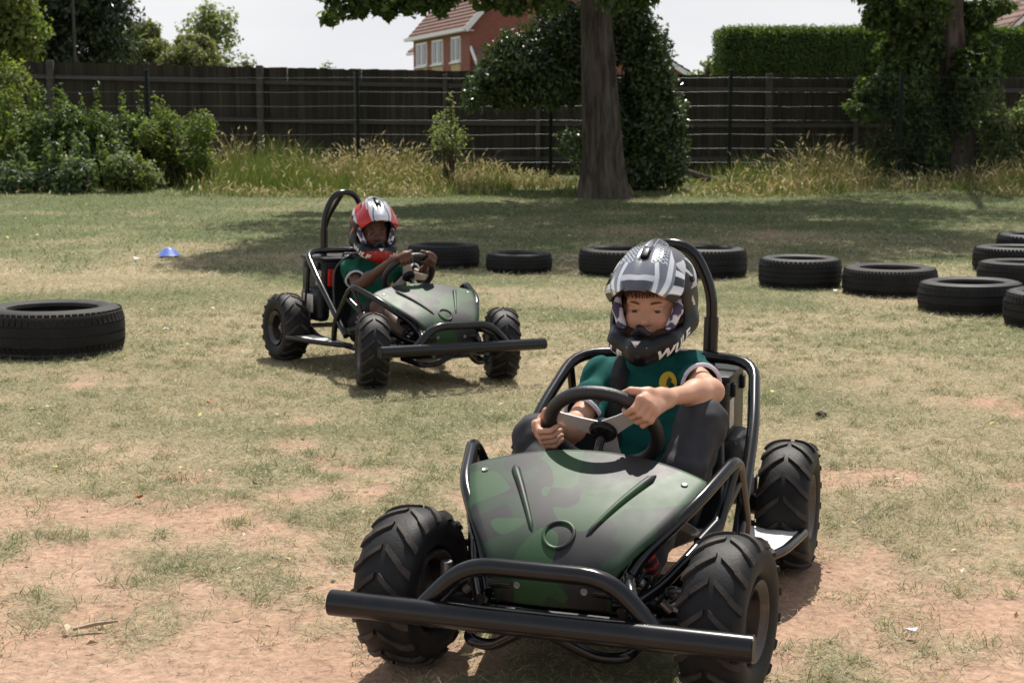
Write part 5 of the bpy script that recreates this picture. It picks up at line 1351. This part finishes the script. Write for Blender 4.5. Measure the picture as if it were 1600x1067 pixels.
# brick house with a gable: local x along the long front
def house():
    Y = 70.; t = empty('brick_house', (xat(735, Y), Y, .3)); z0 = .3
    g = math.radians(-38)                          # left front runs back to the left
    t.rotation_euler = (0, 0, 0)
    def add(name, V, F, m, parent=t): return MB().add(V, F).build(name, m, parent, False)
    # corner C at origin; front wall goes left/back, gable wall goes right/back
    fl = Vector((-math.cos(1.20), math.sin(1.20), 0)); gr = Vector((math.sin(1.20), math.cos(1.20), 0)); up = Vector((0, 0, 1))
    Lf, Lg, He, Hr = 8.8, 7.4, 6.0, 9.9
    ridge0 = gr*(Lg/2)+up*Hr
    V = [Vector((0, 0, 0)), fl*Lf, fl*Lf+up*He, up*He, gr*Lg, gr*Lg+up*He, ridge0, fl*Lf+gr*Lg, fl*Lf+gr*Lg+up*He, fl*Lf+ridge0]
    add('wall', V, [(1, 0, 3, 2), (0, 4, 5, 6, 3), (4, 7, 8, 5), (7, 1, 2, 9, 8)], M['brick'])
    # roof: stepped tile courses on the front slope, plain back slope
    n = 22; ov = .35; e0 = up*He - gr*ov*.9 - up*.42; s = (ridge0-up*.0+up*.08) - e0
    rf = None; nrm = fl.cross(s).normalized(); nrm = nrm if nrm.z > 0 else -nrm
    for k in range(n):
        a = e0 + s*(k/n); b = e0 + s*((k+1.15)/n); A0, A1 = a - fl*.3 + nrm*.05, a + fl*(Lf+.3) + nrm*.05; B0, B1 = b - fl*.3, b + fl*(Lf+.3)
        V = [A0, A1, B1, B0, A0-nrm*.045, A1-nrm*.045]; F = [(0, 1, 2, 3), (0, 4, 5, 1)]
        o = MB().add(V, F).build('roof' if rf is None else 'tile_course', M['tile'], t if rf is None else rf, False); rf = rf or o
    bs = (gr*(Lg+ov)+up*(He-.42)) - (ridge0+up*.08)
    add('back_slope', [ridge0+up*.08-fl*.3, ridge0+up*.08+fl*(Lf+.3), ridge0+up*.08+fl*(Lf+.3)+bs, ridge0+up*.08-fl*.3+bs], [(0, 1, 2, 3)], M['tile'], rf)
    # white trim
    def beam(name, a, b, w, h, m=M['white_pvc'], parent=t):
        d = (b-a); l = d.length; d.normalize(); sd_ = d.cross(up).normalized(); uu = sd_.cross(d)
        V = [a+sd_*w*i+uu*h*j + d*l*k for k in (0, 1) for i, j in ((-.5, -.5), (.5, -.5), (.5, .5), (-.5, .5))]
        return MB().add(V, [(0, 1, 2, 3), (7, 6, 5, 4), (0, 4, 5, 1), (1, 5, 6, 2), (2, 6, 7, 3), (3, 7, 4, 0)]).build(name, m, parent, False)
    beam('gutter', e0 - fl*.3 - gr*.05 - up*.02, e0 + fl*(Lf+.3) - gr*.05 - up*.02, .14, .16)
    beam('soffit', e0 - fl*.2 + gr*.22 - up*.06, e0 + fl*(Lf+.2) + gr*.22 - up*.06, .5, .04)
    beam('bargeboard', e0 - fl*.32 - up*.05, ridge0 - fl*.32 + up*.02, .06, .26); beam('bargeboard', gr*(Lg+ov)+up*(He-.45) - fl*.32, ridge0 - fl*.32 + up*.02, .06, .26)
    beam('downpipe', -gr*.06 + fl*.06, -gr*.06 + fl*.06 + up*He, .09, .09)
    for c, w in ((1.9, 1.35), (4.7, 1.7), (7.3, 1.8)):                     # upper windows of the front
        h = 1.2; b = fl*c + up*4.15
        o = beam('window', b-fl*(w/2)-gr*.01+up*(h/2), b+fl*(w/2)-gr*.01+up*(h/2), .10, h, M['white_pvc'])
        for q in (-1, 1): beam('pane', b+fl*(q*w/4-w*.165)-gr*.035+up*(h/2), b+fl*(q*w/4+w*.165)-gr*.035+up*(h/2), .10, h-.20, M['glass'], o)
        beam('sill', b-fl*(w/2+.06)-gr*.07-up*.04, b+fl*(w/2+.06)-gr*.07-up*.04, .16, .07, M['white_pvc'], o)
        beam('cream_panel', b-fl*(w/2)-gr*.015-up*.28, b+fl*(w/2)-gr*.015-up*.28, .06, .34, M['cream'])
    # lower side wing at the left end
    w0 = fl*(Lf); V = [w0+gr*1.2, w0+fl*3.0+gr*1.2, w0+fl*3.0+gr*1.2+up*5.2, w0+gr*1.2+up*5.2, w0+gr*5, w0+fl*3.0+gr*5, w0+fl*3.0+gr*5+up*5.2, w0+gr*5+up*5.2]
    add('side_wing', V, [(1, 0, 3, 2), (5, 1, 2, 6), (4, 5, 6, 7)], M['brick'])
    add('wing_roof', [w0+gr*.8+up*5.1, w0+fl*3.5+gr*.8+up*5.1, w0+fl*3.5+gr*3+up*6.6, w0+gr*3+up*6.6], [(0, 1, 2, 3)], M['tile']).modifiers.new('t', 'SOLIDIFY').thickness = .1
    beam('wing_gutter', w0+gr*.75+up*5.02, w0+fl*3.55+gr*.75+up*5.02, .12, .16)
    b = w0+fl*1.4+gr*1.19+up*3.85; o = beam('window', b-fl*.35+up*.5, b+fl*.35+up*.5, .08, 1.0); beam('pane', b-fl*.27-gr*.03+up*.5, b+fl*.27-gr*.03+up*.5, .08, .82, M['glass'], o)
    # low lean-to roof against the gable
    add('lean_to_roof', [gr*.1-fl*.02+up*4.7, gr*4.6-fl*.02+up*4.7, gr*4.6-fl*1.8+up*3.0, gr*.1-fl*1.8+up*3.0], [(0, 3, 2, 1)], M['tile']).modifiers.new('t', 'SOLIDIFY').thickness = .1
    beam('lean_to_bargeboard', gr*.05-fl*.0+up*4.75, gr*.05-fl*1.9+up*2.95, .06, .18)
    return tag(t, 'two-storey red brick house with tiled gable roof and white windows behind the fence', 'house')
house()
def small_roof(name, u0, u1, vr, ve, Y, label, ridge_u):
    t = empty(name, (xat((u0+u1)/2, Y), Y, .3)); x0, x1 = xat(u0, Y)-t.location.x, xat(u1, Y)-t.location.x; xr = xat(ridge_u, Y)-t.location.x; ze, zr = zat(ve, Y)-.3, zat(vr, Y)-.3
    MB().add([(x0, 0, 0), (x1-.3, 0, 0), (x1-.3, 0, ze), (xr, 0, zr-.25), (x0, 0, ze), (x0, 6, 0), (x1-.3, 6, 0), (x1-.3, 6, ze), (xr, 6, zr-.25), (x0, 6, ze)], [(0, 1, 2, 3, 4), (1, 6, 7, 2), (5, 0, 4, 9)]).build('wall', M['brick'], t, False)
    rf = None; n = 12
    for sgn, xe in ((1, x1), (-1, x0)):
        for k in range(n):
            f0, f1 = k/n, min(1, (k+1.15)/n); a = Vector((xe+(xr-xe)*f0, 0, ze-.1+(zr-ze+.1)*f0+.05)); b = Vector((xe+(xr-xe)*f1, 0, ze-.1+(zr-ze+.1)*f1))
            o = MB().add([a+Vector((0, -.35, 0)), a+Vector((0, 6.3, 0)), b+Vector((0, 6.3, 0)), b+Vector((0, -.35, 0)), a+Vector((0, -.35, -.05)), a+Vector((0, 6.3, -.05))], [(0, 1, 2, 3), (0, 4, 5, 1)]).build('roof' if rf is None else 'tile_course', M['tile'], t if rf is None else rf, False); rf = rf or o
        d = Vector((xr-xe, 0, zr-ze+.1)); a = Vector((xe, -.38, ze-.16)); b = a+d; w = Vector((0, 0, .22)); dd = Vector((0, .04, 0))
        MB().add([a-w, b-w, b, a, a-w+dd, b-w+dd, b+dd, a+dd], [(0, 1, 2, 3), (4, 7, 6, 5), (3, 2, 6, 7), (0, 4, 5, 1), (0, 3, 7, 4), (1, 5, 6, 2)]).build('bargeboard', M['white_pvc'], t, False)
    return tag(t, label, 'house')
small_roof('brick_outbuilding', 880, 1082, 50, 117, 62, 'low red brick gable with white edge boards showing right of the mid-picture tree', 965)
small_roof('brick_house', 1555, 1800, -70, 48, 66, 'house with brown tiled roof just showing at the upper right picture edge', 1690)
# lamp post in front of the dark evergreen
lp = empty('lamp_post', (xat(129, 34), 34, .3)); MB().add(*sweep([(0, 0, 0), (0, 0, 5.2)], [.042, .030], 12)).build('pole', M['wood_rail'], lp); MB().add(*rbox((.0, -.2, 5.25), (.16, .5, .09), .03)).build('lamp_head', M['steel'], lp)
tag(lp, 'grey lamp post in front of the dark evergreen at upper left', 'lamp post')

# ------------------------------------------------------------------ small things on the field
bx_, by_, bz_, _ = hit(264, 402)
cone = MB().add(*lathe([(.105, .0), (.112, .004), (.098, .012), (.060, .055), (.030, .074), (.026, .072), (.055, .050), (.09, .010)], 32)).build('marker_cone', M['blue'], None); cone.location = (bx_, by_, bz_+.015); cone.scale = (.92, .92, .95)
tag(cone, 'flat blue plastic marker cone lying on the grass behind the big left tyre', 'cone')
lg = MB().add(*trunk_mesh([(0, 0, 0), (.6, .1, .18), (1.1, .15, .42)], [.05, .06, .05], 10, .12, 3)).build('fallen_branch', M['bark2'], None); lg.location = (xat(1110, 22.9), 22.9, float(gz(3, 22.9))+.12); lg.rotation_euler = (0, 0, math.pi)
tag(lg, 'pale fallen branch lying against the right side of the evergreen bush', 'branch')
def leaf_item(name, u, v, sz, col, label, seed, cat='leaf', curl=.35):
    x, y, z, _ = hit(u, v); r_ = random.Random(seed); V = []; n = 9
    for j in range(n):
        t = j/(n-1); w = sz*.36*math.sin(math.pi*min(1, t*1.04+.02))**.8
        for i in (-1, -.5, 0, .5, 1): V.append(((t-.5)*sz, i*w, curl*sz*((t-.5)**2*1.6 + .35*abs(i)*(.4+t)) + .002*r_.random()))
    F = [(j*5+i, j*5+i+1, j*5+i+6, j*5+i+5) for j in range(n-1) for i in range(4)]
    o = MB().add(V, F).build(name, simple(name+' colour', col, .6, var=.3, scale=40), None); o.modifiers.new('t', 'SOLIDIFY').thickness = .0012
    o.location = (x, y, z+.016); o.rotation_euler = (r_.uniform(-.3, .5), r_.uniform(-.3, .3), r_.uniform(0, 6)); return tag(o, label, cat)
leaf_item('fallen_leaf', 218, 787, .030, (.42, .12, .02), 'orange dead leaf on a grass tuft in the left foreground', 1, curl=.7)
leaf_item('fallen_leaf', 327, 634, .030, (.45, .14, .02), 'small orange dead leaf left of the far kart\'s front wheel', 2)
leaf_item('fallen_leaf', 403, 764, .035, (.16, .13, .05), 'dull brown green leaf lying in the foreground between orange leaf and near kart', 3)
leaf_item('paper_scrap', 1423, 997, .035, (.7, .7, .74), 'white paper scrap on the dirt at lower right', 4, 'litter')
leaf_item('paper_scrap', 212, 408, .07, (.7, .68, .62), 'white scrap on the grass left of the blue marker cone', 5, 'litter')
leaf_item('paper_scrap', 259, 520, .05, (.62, .6, .55), 'pale scrap on the grass right of the big left tyre', 6, 'litter')
leaf_item('paper_scrap', 1307, 459, .06, (.62, .6, .55), 'pale scrap lying between two tyres of the right row', 7, 'litter')
x, y, z, _ = hit(150, 988)
st = MB().add(*trunk_mesh([(-.05, 0, .004), (0, .006, .007), (.05, -.004, .010)], [.004, .005, .0035], 8, .15, 2)).build('twig', simple('dry twig', (.35, .26, .19), .8), None); st.location = (x, y, z+.012); st.rotation_euler = (0, 0, .45); tag(st, 'short dry twig lying on the dirt in the left foreground', 'twig')
x, y, z, _ = hit(1283, 655); r_ = random.Random(3)
bm = bmesh.new(); bmesh.ops.create_icosphere(bm, subdivisions=3, radius=.022)
for v in bm.verts: v.co *= 1 + .35*math.sin(v.co.x*260+1)*math.sin(v.co.y*210)*.6 + r_.uniform(-.06, .06); v.co.z *= .6
me = bpy.data.meshes.new('soil_clod'); bm.to_mesh(me); bm.free(); me.materials.append(simple('dark clod', (.06, .04, .03), .95)); o = obj('soil_clod', me); o.location = (x, y, z+.02); tag(o, 'dark clod of soil on the dry grass right of the near driver', 'clod')

# dead leaves, straw bits and pale flecks strewn over the turf: too many to count
rng = np.random.default_rng(123); n = 620
yl = 2.6 + 15*rng.random(n)**1.3; xl = (rng.random(n)-.5)*yl*.86; sz = rng.uniform(.010, .026, n)*(1+.05*yl)
pal = np.array([(.55, .52, .45), (.30, .20, .10), (.20, .14, .08), (.45, .36, .2), (.16, .2, .06)]); Cl = pal[rng.choice(5, n, p=[.3, .2, .2, .2, .1])]*rng.uniform(.8, 1.1, n)[:, None]
Nl = np.array([0, 0, 1.]) + rng.normal(0, .35, (n, 3)); Nl /= np.linalg.norm(Nl, axis=1)[:, None]
o = leafobj('leaf_litter', leaves(np.stack([xl, yl, gz(xl, yl)+.020], 1), Nl, sz, Cl, .6), M['leaf'])
tag(o, 'small dead leaves and pale flecks strewn over the field', 'leaf litter', kind='stuff')
